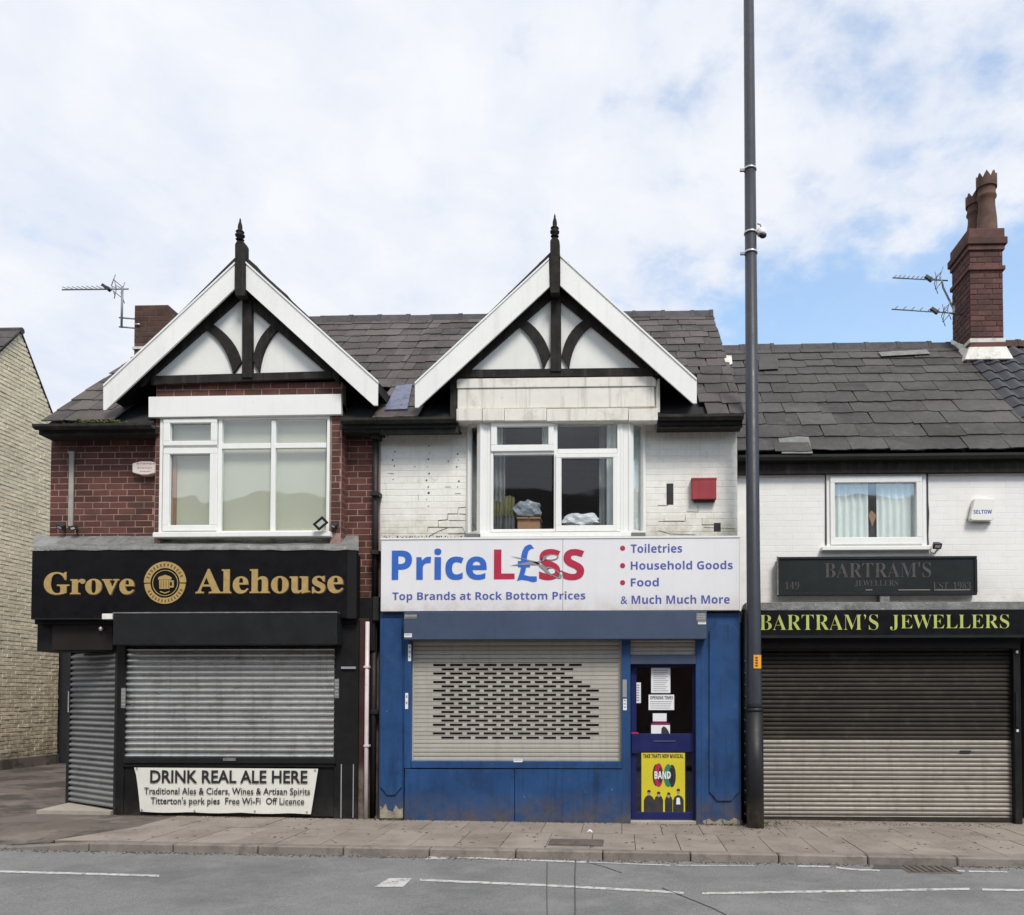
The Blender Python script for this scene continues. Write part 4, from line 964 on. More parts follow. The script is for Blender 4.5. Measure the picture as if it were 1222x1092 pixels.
# door
pbox('shutter_head', 751, 765, 834, 781.5, .02, .02, MAT['slatbeige'], wh)
dsh = pbox('door_shutter', 752, 781.8, 830.5, 792.5, -.05, .12, MAT['plum'] if False else MAT['slateblue'], wh, .004)
shutter(dsh, (PX(752, .0, 775), .0), (PX(831, .0, 775), .0), PZ(782, 0, 790), PZ(763, 0, 790), pz, SUF)
dY = .06
dr = None
a, b, c, d = rb(753, 793, 831, 980, dY); a0, b0, c0, d0 = rb(759.5, 796, 826.5, 875.5, dY); a1, b1, c1, d1 = rb(759.5, 897.5, 826, 969, dY)
dr = boxes('door', [(a, b, dY, dY + .05, d0, d), (a, b, dY, dY + .05, d1, c0), (a, b, dY, dY + .05, c, c1), (a, a0, dY, dY + .05, c0, d0), (b0, b, dY, dY + .05, c0, d0), (a, a1, dY, dY + .05, c1, d1), (b1, b, dY, dY + .05, c1, d1)], MAT['bluefresh'], wh, bevel=.004)
pbox('pane', 759, 795.5, 827, 876, dY + .02, .006, MAT['glassdark'], dr); pbox('pane', 759, 897, 826.5, 969.5, dY + .02, .006, MAT['glassdark'], dr)
pbox('lock_box', 753.5, 875.5, 762, 899, dY - .04, .06, MAT['bluefresh'], dr, .004); pbox('lock_cap', 753.5, 873.8, 762, 875.8, dY - .038, .05, MAT['sred'], dr)
pbox('letter_flap', 780, 883.5, 806, 885.3, dY - .008, .01, MAT['slateblue'], dr)
pbox('step', 750, 980, 838, 988, -.04, .3, MAT['step'], wh, .008)
box('door_lobby', PX(745, .3), PX(840, .3), .9, .95, -.1, 2.6, MAT['room'], wh)
box('lobby_side', PX(744, .3) - .03, PX(744, .3), .14, .9, -.1, 2.6, MAT['room'], wh)

# ================================================================== WHITE JEWELLER'S SHOP
BY = .50
BX0, BX1 = XR + .002, 5.66
bj = thing('white_jewellers_shop', 'low white painted shop with dark slate roof and wide roller shutter behind the lamp post', 'building', (3.6, .6, 0))
wb = boxes('wall', [(BX0, PX(987, BY), BY + .004, BY + .22, 2.6, 4.83), (PX(1105, BY), BX1, BY + .004, BY + .22, 2.6, 4.83), (PX(987, BY), PX(1105, BY), BY + .004, BY + .22, 2.6, PZ(652, BY, 1046)), (PX(987, BY), PX(1105, BY), BY + .004, BY + .22, PZ(567, BY, 1046), 4.83)], MAT['bjoint'], bj)
wz0 = PZ(726, BY, 1060)
hw = rb(985, 560, 1107, 656, BY)
brick_face(wb, PX(893, BY), PX(1232, BY), wz0, PZ(562, BY, 1060), BY + .004, 'b', MAT['bbrick'], holes=[hw], proud=.0016, mo=.004, jit=.006)
WY = BY - .02
wj = window(bj, WY, (986.5, 565.5, 1105.5, 653), [], [((991, 568, 1101, 649.5), (996.5, 575.5, 1094, 641))], [(996.5, 575.5, 1094, 641)], (981, 651.5, 1112, 656.3), fw=4.5)
pprism('cable', [(1106.3, 565), (1107.6, 565), (1108, 600), (1109, 612), (1108, 640), (1108.6, 650), (1107.2, 650), (1106.4, 620)], BY - .012, .012, MAT['plastic'], wj)
pprism('cable', [(985, 565), (986, 565), (986, 650), (985, 650)], BY - .012, .012, MAT['plastic'], wj)
curtain('net_curtain', 994, 1036, 570, 646, WY + .12, MAT['net'], wj, 5, .02); curtain('net_curtain', 1046, 1096, 570, 646, WY + .12, MAT['net'], wj, 6, .02)
pprism('dark_gap', [(1037, 641), (1045, 641), (1047, 612), (1036, 610)], WY + .16, .03, MAT['dark'], wj); pprism('ornament', [(1041, 628), (1046, 615), (1040, 609), (1037, 615)], WY + .1, .03, MAT['card'], wj)
hj = MAT['dark']
half_round_gutter('gutter', BX0 + .02, 7.2, BY - .16, 4.82, MAT['pipeblack'], bj, .065)
box('fascia_board', BX0, BX1, BY - .09, BY - .002, PZ(564, BY - .09, 1060), 4.79, MAT['timber'], bj)
gable_wall('party_wall', BX0, BX0 + .1, BY + .22, 6.0, -.2, BY - .12, 4.84, 3.3, 7.55, 6.3, 4.8, MAT['room'], bj)
gable_wall('party_wall', BX1 - .1, BX1 - .002, BY + .22, 6.0, -.2, BY - .12, 4.84, 3.3, 7.55, 6.3, 4.8, MAT['room'], bj); box('rear_wall', BX0 + .1, BX1 - .1, 6.0, 6.2, -.2, 4.8, MAT['sidebrick'], bj)
box('floor', BX0 + .1, BX1 - .1, BY + .22, 6, 2.5, 2.6, MAT['room'], bj); box('partition', BX0 + .1, BX1 - .1, 2.4, 2.5, 2.6, 4.8, MAT['room'], bj)
bEY, bEZ, bRY, bRZ = BY - .12, 4.84, 3.3, 7.55
rj = roof_deck('roof', BX0, BX1, bEY, bEZ, bRY, bRZ, 6.3, 4.8, MAT['deck'], bj)
CJ = [.40, .39, .385, .37, .36, .35, .335, .32, .31, .30, .29]
slate_roof(rj, BX0 + .01, BX1, bEY - .05, bEZ + .01, bRY, bRZ, CJ, .50, SL2, lambda *a: True, t=.013, jit=.026, rj=.013)
ridge_tiles(rj, BX0, BX1 - .08, bRY, bRZ + .02, MAT['ridge'], .53)
def onslope(px, py, lift=.05):
    d = ray(px, py); a_ = (bRZ - bEZ) / (bRY - bEY); k0 = (bEZ + a_ * (CAM.y - bEY) - CAM.z) / (d.z - a_ * d.y); q = CAM + d * ((bEZ + lift * 1.35 + a_ * (CAM.y - bEY) - CAM.z) / (d.z - a_ * d.y))
    return q
def slopepatch(name, pts, m, parent, lift=.075):
    v = [onslope(x, y, lift) for x, y in pts]; n = len(v); v += [onslope(x, y, lift - .012) for x, y in pts]
    return mesh(name, v, [tuple(range(n)), tuple(range(2 * n - 1, n - 1, -1))] + [(i, (i + 1) % n, (i + 1) % n + n, i + n) for i in range(n)], m, parent)
slopepatch('pale_slate', [(928, 519), (964, 517.5), (970, 541), (933, 541)], MAT['slatepale'], rj); slopepatch('pale_slate', [(861, 424), (873, 424), (874, 434), (868, 437), (861, 436)], MAT['flaunch'], rj)
slopepatch('pale_slate', [(1048, 420), (1106, 417), (1110, 422), (1052, 425)], MAT['slatepale'], rj, .08)
slopepatch('slipped_slate', [(905, 428), (928, 427), (929, 440), (906, 441)], MAT['slate2'], rj, .085)
# chimney
ch0, ch1 = PX(1158, 2.7, 350), PX(1198, 2.7, 350); cY0, cY1 = 2.72, 3.42
zc = lambda py: PZ(py, 2.7, 1178)
chm = box('chimney', ch0 + .006, ch1 - .006, cY0 + .006, cY1, 6.9, zc(298), MAT['chmortar'], bj)
brick_face(chm, ch0, ch1, zc(408), zc(298), cY0 + .006, 'c', MAT['chbrick'], ph=.088, proud=.008)
brick_face(chm, cY0 + .008, cY1, 7.35, zc(298), ch0 + .006, 'c', MAT['chbrick'], face='side', ph=.088, proud=.008)
box('string_course', ch0 - .03, ch1 + .03, cY0 - .03, cY1 + .03, zc(322), zc(317), MAT['chbrick'], chm, .006)
box('corbel', ch0 - .025, ch1 + .025, cY0 - .025, cY1 + .025, zc(298), zc(292), MAT['chbrick'], chm, .006)
box('corbel', ch0 - .055, ch1 + .06, cY0 - .055, cY1 + .055, zc(292), zc(283.5), MAT['chbrick'], chm, .008)
box('corbel', ch0 - .02, ch1 + .03, cY0 - .02, cY1 + .02, zc(283.5), zc(272), MAT['chbrick'], chm, .01)
vs = []
def fl(x0, x1, y0, y1, z): return [(x0, y0, z), (x1, y0, z), (x1, y1, z), (x0, y1, z)]
za, zb_ = 7.02, zc(414)
mesh('flaunching', fl(ch0 - .16, ch1 + .08, cY0 - .16, cY1 + .1, za) + fl(ch0 - .035, ch1 + .03, cY0 - .035, cY1 + .03, zb_), BF, MAT['flaunch'], chm, bevel=.01)
box('flaunching', ch0 - .02, ch1 + .02, cY0 - .02, cY1 + .02, zc(408.5), zc(403.5), MAT['flaunch'], chm, .006)
box('plinth_course', ch0 - .012, ch1 + .012, cY0 - .012, cY1 + .012, zc(414), zc(408.5), MAT['chbrick'], chm, .004)
vs = []
sd_ = ch0 - .02
mesh('flaunching', [(sd_ - .1, cY0 - .1, 6.95), (sd_ - .1, cY1 + .05, 7.5), (sd_ + .02, cY1 + .05, 7.75), (sd_ + .02, cY0 - .03, 7.25), (sd_ + .04, cY0 - .1, 6.9), (sd_ + .04, cY1 + .05, 7.4)], [(0, 1, 2, 3), (0, 3, 4), (1, 5, 2), (0, 4, 5, 1), (3, 2, 5, 4)], MAT['flaunch'], chm)
def crown_pot(cx, cy, z0, z1, s=1.0):
    h = z1 - z0; P = [(.125, 0), (.135, .03), (.125, .06), (.118, .30), (.10, .50), (.10, .60), (.12, .63), (.118, .66), (.108, .68), (.108, .78), (.122, .80), (.125, .83)]
    pot = lathe('chimney_pot', cx, cy, [(r * s, z0 + u * h) for r, u in P], MAT['terra'], chm, 16)
    seg = 32; vs, fs = [], []
    for k in range(seg):
        t = 2 * math.pi * k / seg; u = .90 + .10 * (1 - abs(((k % 4) / 4) * 2 - 1) * 1) * 1.0
        for r in (.126, .10): vs += [(cx + r * s * math.cos(t), cy + r * s * math.sin(t), z0 + .78 * h), (cx + r * s * math.cos(t), cy + r * s * math.sin(t), z0 + u * h)]
    for k in range(seg):
        a = 4 * k; b = 4 * ((k + 1) % seg); fs += [(a, b, b + 1, a + 1), (a + 2, b + 2, b + 3, a + 3), (a + 1, b + 1, b + 3, a + 3), (a, b, b + 2, a + 2)]
    mesh('pot_crown', vs, fs, MAT['terra'], pot)
crown_pot(PX(1177.5, 2.95, 240), 2.95, zc(274), PZ(209, 2.95, 1178), 1.28); crown_pot(PX(1165, 3.25, 240) + .0, 3.27, zc(274), PZ(233, 3.27, 1163), 1.28)
# ground floor
FY = .22
pbox('lead_ledge', 890, 718.5, 1240, 728, FY + .05, .3, MAT['lead'], bj, .004)
pbox('sign_bracket', 1050, 708, 1062, 722, BY - .12, .14, MAT['lead'], bj, .006)
pbox('pillar', 886, 727, 908.5, 990, BY - .1, .3, MAT['blackpaint'], bj, .006)
pbox('pillar', 1210.5, 760, 1219, 988, BY - .1, .3, MAT['blackpaint'], bj, .006)
pbox('shutter_housing', 893, 757, 1216, 774, FY + .13, .3, MAT['blackpaint'], bj)
sj = pbox('roller_shutter', 908, 765, 1211.5, 979, BY + .04, .02, MAT['boxblack'], bj)
zs0 = PZ(978.5, BY, 1060); zs1 = PZ(762, BY, 1060); zsp = PZ(883, BY, 1060)
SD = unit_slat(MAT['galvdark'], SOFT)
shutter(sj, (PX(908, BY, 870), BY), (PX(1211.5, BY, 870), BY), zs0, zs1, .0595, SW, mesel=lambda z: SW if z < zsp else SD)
pbox('shutter_foot', 908, 975, 1211.5, 980, BY - .03, .06, MAT['galvdark'], bj)
pbox('key_slot', 1146, 895.5, 1159, 898, BY - .022, .02, MAT['dark'], sj)
for (x, y) in ((1214, 778), (1214.5, 872)): pbox('bolt', x - 1.2, y - 1.5, x + 1.2, y + 1.5, BY - .115, .03, MAT['whiteplastic'], bj)
pbox('conduit', 1212.5, 826, 1216, 868, BY - .115, .03, MAT['boxblack'], bj)
box('shop_floor', BX0, BX1, BY - .02, 6.0, -.2, gz(3.6) + .0, MAT['room'], bj)

# ================================================================== PANTILED NEIGHBOUR (right edge)
nb = thing('pantiled_shop', 'white shop with dark wavy pantiles cut off by the right edge of the photo', 'building', (8.6, .6, 0))
wn = box('wall', BX1 + .002, 11.6, BY + .004, BY + .22, -.2, 4.80, MAT['bbrick'], nb)
box('side_wall', 11.4, 11.6, BY + .22, 6.2, -.2, 4.80, MAT['sidebrick'], nb); box('rear_wall', BX1, 11.4, 6, 6.2, -.2, 4.80, MAT['sidebrick'], nb)
box('fascia_board', BX1, 11.6, BY - .09, BY - .002, PZ(564, BY - .09, 1060), 4.79, MAT['timber'], nb)
wn_ = box('window', 7.6, 8.8, BY - .02, BY + .05, 3.4, 4.4, MAT['upvc'], nb); box('pane', 7.7, 8.7, BY - .03, BY - .024, 3.5, 4.3, MAT['glass'], wn_)
box('shop_window', 6.2, 10.8, BY - .03, BY + .0, .5, 2.3, MAT['glassdark'], nb)
rn = roof_deck('roof', BX1 + .002, 11.7, bEY, bEZ, bRY, bRZ, 6.3, 4.8, MAT['deck'], nb)
L_ = math.hypot(bRY - bEY, bRZ - bEZ); ang = math.atan2(bRZ - bEZ, bRY - bEY)
tw, te = .25, .335
prof = [(-.5, .0), (-.38, .012), (-.25, .030), (-.12, .044), (0, .046), (.12, .036), (.24, .014), (.34, .002), (.44, .004), (.52, .016)]
v = []
for yy in (0, 1):
    for x, z in prof: v.append((x, yy, z - (0 if yy == 0 else .0)))
n_ = len(prof)
for yy in (0, 1):
    for x, z in prof: v.append((x, yy, z - .016))
f = [(i, i + 1, i + 1 + n_, i + n_) for i in range(n_ - 1)] + [(2 * n_ + i, 2 * n_ + i + 1, 3 * n_ + i + 1, 3 * n_ + i) for i in range(n_ - 1)] + [(i, i + 1, 2 * n_ + i + 1, 2 * n_ + i) for i in range(n_ - 1)]
PT = raw('pantile', v, f, MAT['pantile'])
for i in range(9):
    for j in range(11):
        vv = j * te; dv = Vector((0, (bRY - bEY) / L_, (bRZ - bEZ) / L_)); dn = Vector((0, -dv.z, dv.y))
        if vv + te > L_ + .05: continue
        p = Vector((BX1 + .13 + i * tw, bEY - .04, bEZ)) + dv * (vv + random.uniform(-.006, .006)) + dn * .042
        share('pantile', PT, p, rn, (tw, te * 1.12, 1.0), (ang - .055, 0, 0))
box('pantile_field', BX1 + .13 + 9 * tw - .125, 11.7, bEY, bEY + .01, bEZ, bEZ + .04, MAT['pantile'], rn)
ridge_tiles(rn, 6.3, 11.6, bRY, bRZ + .03, MAT['chbrick'], .45)

# ================================================================== CREAM BUILDING ACROSS THE ALLEY
CX = -12.6
cb = thing('cream_gabled_building', 'rough cream brick building with a blank gable across the alley at the left edge', 'building', (CX - 3, 6, .1))
pk = atX(24, 397, CX); nr = atX(-2, 422, CX); fr_ = atX(62, 496, CX)
s1 = (pk.z - nr.z) / (pk.y - nr.y); s2 = (pk.z - fr_.z) / (fr_.y - pk.y)
yN, yF = 2.6, atX(68.5, 880, CX).y; zN = pk.z - s1 * (pk.y - yN); zF = pk.z - s2 * (yF - pk.y)
g0_ = gz(CX) - .1
pro = [(yN, g0_), (yF, g0_), (yF, zF), (pk.y, pk.z), (yN, zN)]
vs = [(CX - .006, y, z) for y, z in pro] + [(CX - 6, y, z) for y, z in pro]
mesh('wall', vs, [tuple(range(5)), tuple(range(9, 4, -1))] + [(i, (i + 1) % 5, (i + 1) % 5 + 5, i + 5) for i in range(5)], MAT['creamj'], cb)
sv, sf = [], []
z = g0_; k = 0
while z < pk.z:
    y = yN - (.12 if k % 2 else 0)
    ymax = yF if z < zF else pk.y + (pk.z - z) / s2; ymin = yN if z < zN else pk.y - (pk.z - z) / s1
    while y < yF:
        a, b = max(y, ymin), min(y + .238, ymax); y += .238
        if b - a < .05: continue
        if b < 4.3 and random.random() < 0: continue
        p = .007 + random.uniform(0, .012); e = .005; j = lambda: random.uniform(-.004, .004); q = len(sv)
        sv += [(CX - .005, a + e, z + e), (CX - .005, b - e, z + e), (CX - .005, b - e, z + .0855 - e), (CX - .005, a + e, z + .0855 - e),
               (CX - .005 + p + j(), a + e + .008 + j(), z + e + .006 + j()), (CX - .005 + p + j(), b - e - .008 + j(), z + e + .006 + j()), (CX - .005 + p + j(), b - e - .008 + j(), z + .0855 - e - .006 + j()), (CX - .005 + p + j(), a + e + .008 + j(), z + .0855 - e - .006 + j())]
        sf += [tuple(q + i for i in t) for t in ((4, 5, 6, 7), (0, 1, 5, 4), (1, 2, 6, 5), (2, 3, 7, 6), (3, 0, 4, 7))]
    z += .0855; k += 1
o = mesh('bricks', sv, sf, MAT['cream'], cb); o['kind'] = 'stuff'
# roof
for (ya, za_, yb, zb__, nm) in ((yN - .2, zN - .2 * s1, pk.y, pk.z, 'roof'), (pk.y, pk.z, yF + .1, zF - .1 * s2, 'roof')):
    vs = []
    for x in (CX + .03, CX - 6.1): vs += [(x, ya, za_ + .01), (x, yb, zb__ + .01), (x, yb, zb__ + .05), (x, ya, za_ + .05)]
    r_ = mesh(nm, vs, BF, MAT['deck'], cb)
    L = math.hypot(yb - ya, zb__ - za_); an = math.atan2(zb__ - za_, yb - ya)
    if nm == 'roof' and ya < pk.y - .1:
        slate_roof(r_, CX - 3, CX + .06, ya, za_ + .05, yb, zb__ + .05, [1] * 14, .4, SL1, lambda x, y, z, w: y > pk.y - 2.2, t=.013)
tube('ridge_tile', [(CX + .05, pk.y, pk.z + .04), (CX - 6, pk.y, pk.z + .04)], .07, MAT['ridge'], cb, 8)
box('plinth', CX - .03, CX + .045, yN, yF, g0_, .32, MAT['path'], cb, .01)
# gate
gt = thing('alley_gate', 'tall black gate closing the far end of the alley', 'gate', (-10.3, 7.3, .05))
GY = yF + .05
box('gate_leaf', CX - .4, XL - .0, GY + .08, GY + .12, .06, 3.0, MAT['gate'], gt)
for i in range(12): box('gate_board', CX + .08 + i * .39, CX + .08 + i * .39 + .37, GY + .045, GY + .078, .1, 2.96, MAT['gate'], gt, .004)
box('gate_post', CX + .06, CX + .2, GY, GY + .2, 0, 3.05, MAT['gate'], gt, .006)

# ================================================================== SIGNS
s = thing('alehouse_sign', 'long black shop sign with gold serif lettering and a round beer mug emblem', 'sign', (-5.4, -.15, 3.0))
SY = -.15
pbox('board', 37.5, 656, 425, 738.5, SY, .09, MAT['blackgloss'], s, .004)
pbox('edge_trim', 37.5, 737.4, 134, 739.2, SY - .008, .03, MAT['boxblack'], s)
pbox('end_return', 414.5, 657, 425.5, 738, SY - .003, .05, MAT['blackpaint'], s)
for (tx, x0, x1, y0, y1) in (('Grove', 53, 160.5, 682.7, 709.7), ('Alehouse', 234, 409.7, 678.7, 708.5)):
    lettering('letter_shadow', st(tx, 'serif'), x0 - .8, y0 - .4, x1 + 1.4, y1 + 1.2, SY, MAT['goldedge'], s, off=.018, dep=.004)
    lettering('letter', st(tx, 'serif'), x0, y0, x1, y1, SY - .004, MAT['gold'], s, split=True, off=.008, dep=.010)
ec = at(197.4, 695.8, SY); s_ = (at(297.4, 695.8, SY).x - ec.x) / 100
def ring(name, r0, r1, a0, a1, Y, dep, m, parent, n=40):
    vs, fs = [], []
    for i in range(n + 1):
        t = a0 + (a1 - a0) * i / n
        for r in (r0, r1):
            for y in (Y - dep, Y): vs.append((ec.x + r * s_ * math.cos(t), y, ec.z + r * s_ * math.sin(t)))
    for i in range(n):
        k = 4 * i; fs += [(k, k + 4, k + 6, k + 2), (k + 1, k + 3, k + 7, k + 5), (k, k + 1, k + 5, k + 4), (k + 2, k + 6, k + 7, k + 3)]
    fs += [(0, 2, 3, 1), (4 * n, 4 * n + 1, 4 * n + 3, 4 * n + 2)]
    return mesh(name, vs, fs, m, parent)
PI = math.pi
em = ring('emblem', 17.6, 25.2, .02, PI - .02, SY - .002, .01, MAT['gold'], s); ring('emblem_lower_ring', 17.6, 24.6, PI + .04, 2 * PI - .04, SY - .002, .01, MAT['gold'], em)
ring('emblem_inner_line', 14.6, 15.4, 0, 2 * PI, SY - .002, .006, MAT['gold'], em)
for k in range(26):
    t = (.35 + k * (PI - .7) / 12) if k < 13 else (PI + .45 + (k - 13) * (PI - .9) / 12)
    ring('emblem_tick', 19.6, 23.0, t, t + .075, SY - .012, .0015, MAT['goldedge'], em, 1)
def ep(pts): return [(ec.x + x * s_, ec.z - y * s_) for x, y in pts]
prism('emblem_mug', ep([(-7.2, -3.5), (-6.6, 7), (5.4, 7), (6, -3.5)]), SY - .01, SY, MAT['gold'], em)
prism('emblem_foam', ep([(-8.6, -4), (-7.5, -7.2), (-3, -8.6), (0, -9.6), (4, -8.4), (7.4, -6.6), (7.6, -4)]), SY - .01, SY, MAT['gold'], em)
prism('emblem_handle', ep([(6, -3), (10.2, -3), (10.4, 5.4), (5.8, 5.4), (5.8, 3.4), (8.4, 3.2), (8.2, -1), (6, -1)]), SY - .009, SY, MAT['gold'], em)
for k in range(4): prism('emblem_line', ep([(-5 + k * 3, -2.6), (-4.4 + k * 3, -2.6), (-4.4 + k * 3, 6), (-5 + k * 3, 6)]), SY - .0115, SY - .009, MAT['goldedge'], em)
prism('emblem_line', ep([(-6, 10.5), (0, 12.6), (5.5, 10.5), (5.2, 9.4), (0, 11.3), (-5.6, 9.4)]), SY - .008, SY, MAT['gold'], em)

s = thing('discount_shop_sign', 'long white shop sign with big blue and red lettering cut by scissors', 'sign', (-.8, -.12, 2.7))
SY = -.13
bd = pbox('board', 454.5, 641.5, 884, 729, SY, .12, MAT['signwhite'], s, .004)
pbox('trim', 454.5, 640.6, 884, 642.6, SY - .01, .05, MAT['upvc'], s); pbox('trim', 882.6, 642, 884.2, 729, SY - .008, .05, MAT['upvc'], s)
pbox('board_seam', 671.4, 643, 671.9, 728.5, SY - .001, .003, MAT['lead'], s)
pbox('board_seam', 753.4, 643, 753.9, 728.5, SY - .001, .003, MAT['signwhite'], s)
lettering('letter', st('Price', 'sans'), 467.7, 654.6, 580.8, 692, SY, MAT['sblue'], s, split=True, off=.006)
lettering('letter', st('L', 'sans'), 589.6, 655.8, 614.2, 691, SY, MAT['sred'], s, off=.004)
lettering('letter', st('S', 'sans'), 643.4, 655.2, 668.6, 692.2, SY, MAT['sred'], s, off=.012); lettering('letter', st('S', 'sans'), 672.2, 655.2, 697.2, 692.2, SY, MAT['sred'], s, off=.012)
zp = lambda x, y: (590 + x / 10.183, 640 + y / 10.183)
pprism('pound_symbol', [zp(*p) for p in [(275, 540), (300, 470), (325, 375), (288, 372), (285, 300), (325, 300), (325, 240), (340, 180), (370, 125), (420, 98), (450, 105), (480, 145), (445, 150), (415, 175), (398, 240), (392, 300), (430, 300), (432, 375), (385, 375), (375, 430), (362, 470), (420, 485), (515, 488), (515, 545), (470, 555), (400, 535), (330, 525)]], SY - .006, .006, MAT['sblue'], s)
def scis(pts, m=MAT['silver'], l=.009, nm='scissors'): return pprism(nm, [zp(*p) for p in pts], SY - l, .003, m, s)
scis([(200, 238), (320, 262), (440, 290), (520, 310), (560, 340), (540, 350), (480, 320), (380, 285), (260, 256)]); scis([(190, 352), (300, 335), (420, 308), (520, 308), (560, 285), (600, 240), (575, 300), (530, 345), (440, 345), (300, 352)])
scis([(540, 340), (600, 350), (700, 470), (690, 480), (640, 455), (600, 410), (545, 365)])
scis([(560, 290), (590, 245), (700, 215), (690, 228), (620, 262), (600, 300)])
def loop(cx, cy, rx, ry, rot, w, m, l):
    n = 20; vs, fs = [], []
    for i in range(n):
        t = 2 * PI * i / n
        for k in (1, 1 - w):
            x, y = rx * k * math.cos(t), ry * k * math.sin(t); c_, s1_ = math.cos(rot), math.sin(rot); q = at(*zp(cx + x * c_ - y * s1_, cy + x * s1_ + y * c_), SY - l); vs += [(q.x, q.y, q.z), (q.x, q.y + .003, q.z)]
    for i in range(n):
        a, b = 4 * i, 4 * ((i + 1) % n); fs += [(a, b, b + 2, a + 2), (a + 1, a + 3, b + 3, b + 1), (a, a + 1, b + 1, b), (a + 2, b + 2, b + 3, a + 3)]
    mesh('scissor_loop', vs, fs, m, s)
loop(690, 255, 92, 36, -.08, .22, MAT['silver'], .010); loop(720, 440, 112, 42, .55, .2, MAT['silver'], .010)
loop(692, 256, 70, 25, -.08, .9, MAT['signwhite'], .0085); loop(697, 425, 40, 30, .2, .9, MAT['signwhite'], .0085)
scis([(590, 268), (632, 235), (628, 292), (600, 290)], MAT['dark'], .0088, 'shadow_print'); scis([(610, 372), (660, 392), (640, 440), (612, 420)], MAT['dark'], .0088, 'shadow_print')
loop(805, 460, 26, 46, .3, .2, MAT['dark'], .0075)
T = lambda tx, a: lettering('lettering', st(tx, 'sans'), *a, SY, MAT['sblue2'], s, dep=.003, res=2)
T('Top Brands at Rock Bottom Prices', (468.3, 706, 698.6, 718.7)); T('Toiletries', (752.7, 649, 814, 659.6)); T('Household Goods', (752.7, 669.3, 874.4, 679.6)); T('Food', (752.7, 689.6, 786.2, 699.8)); T('& Much Much More', (740.6, 710, 870.8, 720.5))
for y in (654.2, 675, 695.3):
    q = at(743, y, SY); n = 14; prism('bullet', [(q.x + .033 * math.cos(2 * PI * i / n), q.z + .033 * math.sin(2 * PI * i / n)) for i in range(n)], SY - .004, SY, MAT['sred'], s)

SY = BY - .12
s = thing('faded_jewellers_sign', 'small faded black sign board with dull grey serif lettering below the window', 'sign', (3.5, SY, 3.0))
pbox('board', 928.5, 664.5, 1166, 710, SY, .10, MAT['slateface'], s, .004)
for r in ((928.5, 664, 1166, 667), (928.5, 707, 1166, 710.5), (928, 667, 930.5, 707), (1163, 667, 1166.5, 707)): pbox('frame', *r, SY - .014, .04, MAT['boxblack'], s, .003)
pbox('edge_highlight', 927.6, 664, 928.8, 710, SY - .016, .04, MAT['lead'], s)
lettering('letter', st('BARTRAM', 'serif') + "'" + st('S', 'serif'), 983.8, 671, 1111, 689.4, SY, MAT['faded'], s, split=True, off=-.008, dep=.004)
lettering('lettering', st('JEWELLERS', 'serif'), 1020, 692.3, 1071.5, 700, SY, MAT['faded'], s, off=-.01, dep=.003, res=2); lettering('lettering', st('149', 'serif'), 936.6, 694.3, 953.6, 703, SY, MAT['faded'], s, off=-.01, dep=.003, res=2)
lettering('lettering', st('EST. 1983', 'serif'), 1113.6, 694.6, 1158.5, 703, SY, MAT['faded'], s, off=-.01, dep=.003, res=2)
for (a, b) in ((1033, 1041), (1072, 1110), (1115, 1158)): pbox('underline', a, 703.6, b, 704.3, SY - .002, .004, MAT['pipegrey'], s)

s = thing('jewellers_fascia', 'black fascia with yellow green serif lettering above the wide roller shutter', 'sign', (3.6, FY, 2.4))
pbox('board', 893, 728, 1245, 758.5, FY, .14, MAT['blackgloss'], s, .004); pbox('edge_trim', 893, 757.8, 1245, 761, FY - .012, .16, MAT['boxblack'], s)
lettering('letter', st('BARTRAM', 'serif') + '’' + st('S', 'serif'), 906.5, 733.4, 1048, 752, FY, MAT['lime'], s, split=True, off=-.013, dep=.006)
lettering('letter', st('JEWELLERS', 'serif'), 1062, 733.4, 1204, 752, FY, MAT['lime'], s, split=True, off=-.013, dep=.006)

# banner
SY = -.05
s = thing('real_ale_banner', 'white vinyl banner with black lettering tied below the pub shutter', 'banner', (PX(268, SY, 940), SY, .1))
nx, ny = 22, 6; vs, fs = [], []
for i in range(nx + 1):
    for j in range(ny + 1):
        u, v_ = i / nx, j / ny
        xl = 160 + 7 * v_ ** .6; xr = 379.5 - 8.5 * v_; x = xl + (xr - xl) * u; y = 916 + (52.5 + 2.2 * u + 1.0 * abs(math.sin(u * PI * 3.4))) * v_ + 1.5 * u * (1 - v_)
        q = at(x, y, SY); vs.append((q.x, q.y + .006 * math.sin(u * 21 + v_ * 2) * v_, q.z))
w_ = ny + 1
for i in range(nx):
    for j in range(ny): a = i * w_ + j; fs.append((a, a + w_, a + w_ + 1, a + 1))
nv = len(vs); vs += [(x, y + .004, z) for x, y, z in vs]; fs += [tuple(nv + k for k in reversed(f)) for f in fs]
o = mesh('sheet', vs, fs, MAT['banner'], s, smooth=True)
BT = SY - .012
lettering('lettering', 'DRINK REAL ALE HERE', 179.3, 919.3, 367, 934.4, BT, MAT['dark'], s, off=.018, dep=.003)
lettering('lettering', 'Traditional Ales & Ciders, Wines & Artisan Spirits', 172, 940, 370, 950.6, BT, MAT['dark'], s, off=.004, dep=.003, res=2)
lettering('lettering', "Titterton's pork pies  Free Wi-Fi  Off Licence", 179.8, 951.4, 363, 962.4, BT, MAT['dark'], s, off=.004, dep=.003, res=2)
for (x, y) in ((163, 917), (376, 919), (169, 966.5), (366, 969), (232, 967.5), (304, 968)): pbox('eyelet', x - 1, y - 1, x + 1, y + 1, BT, .006, MAT['steel'], s)

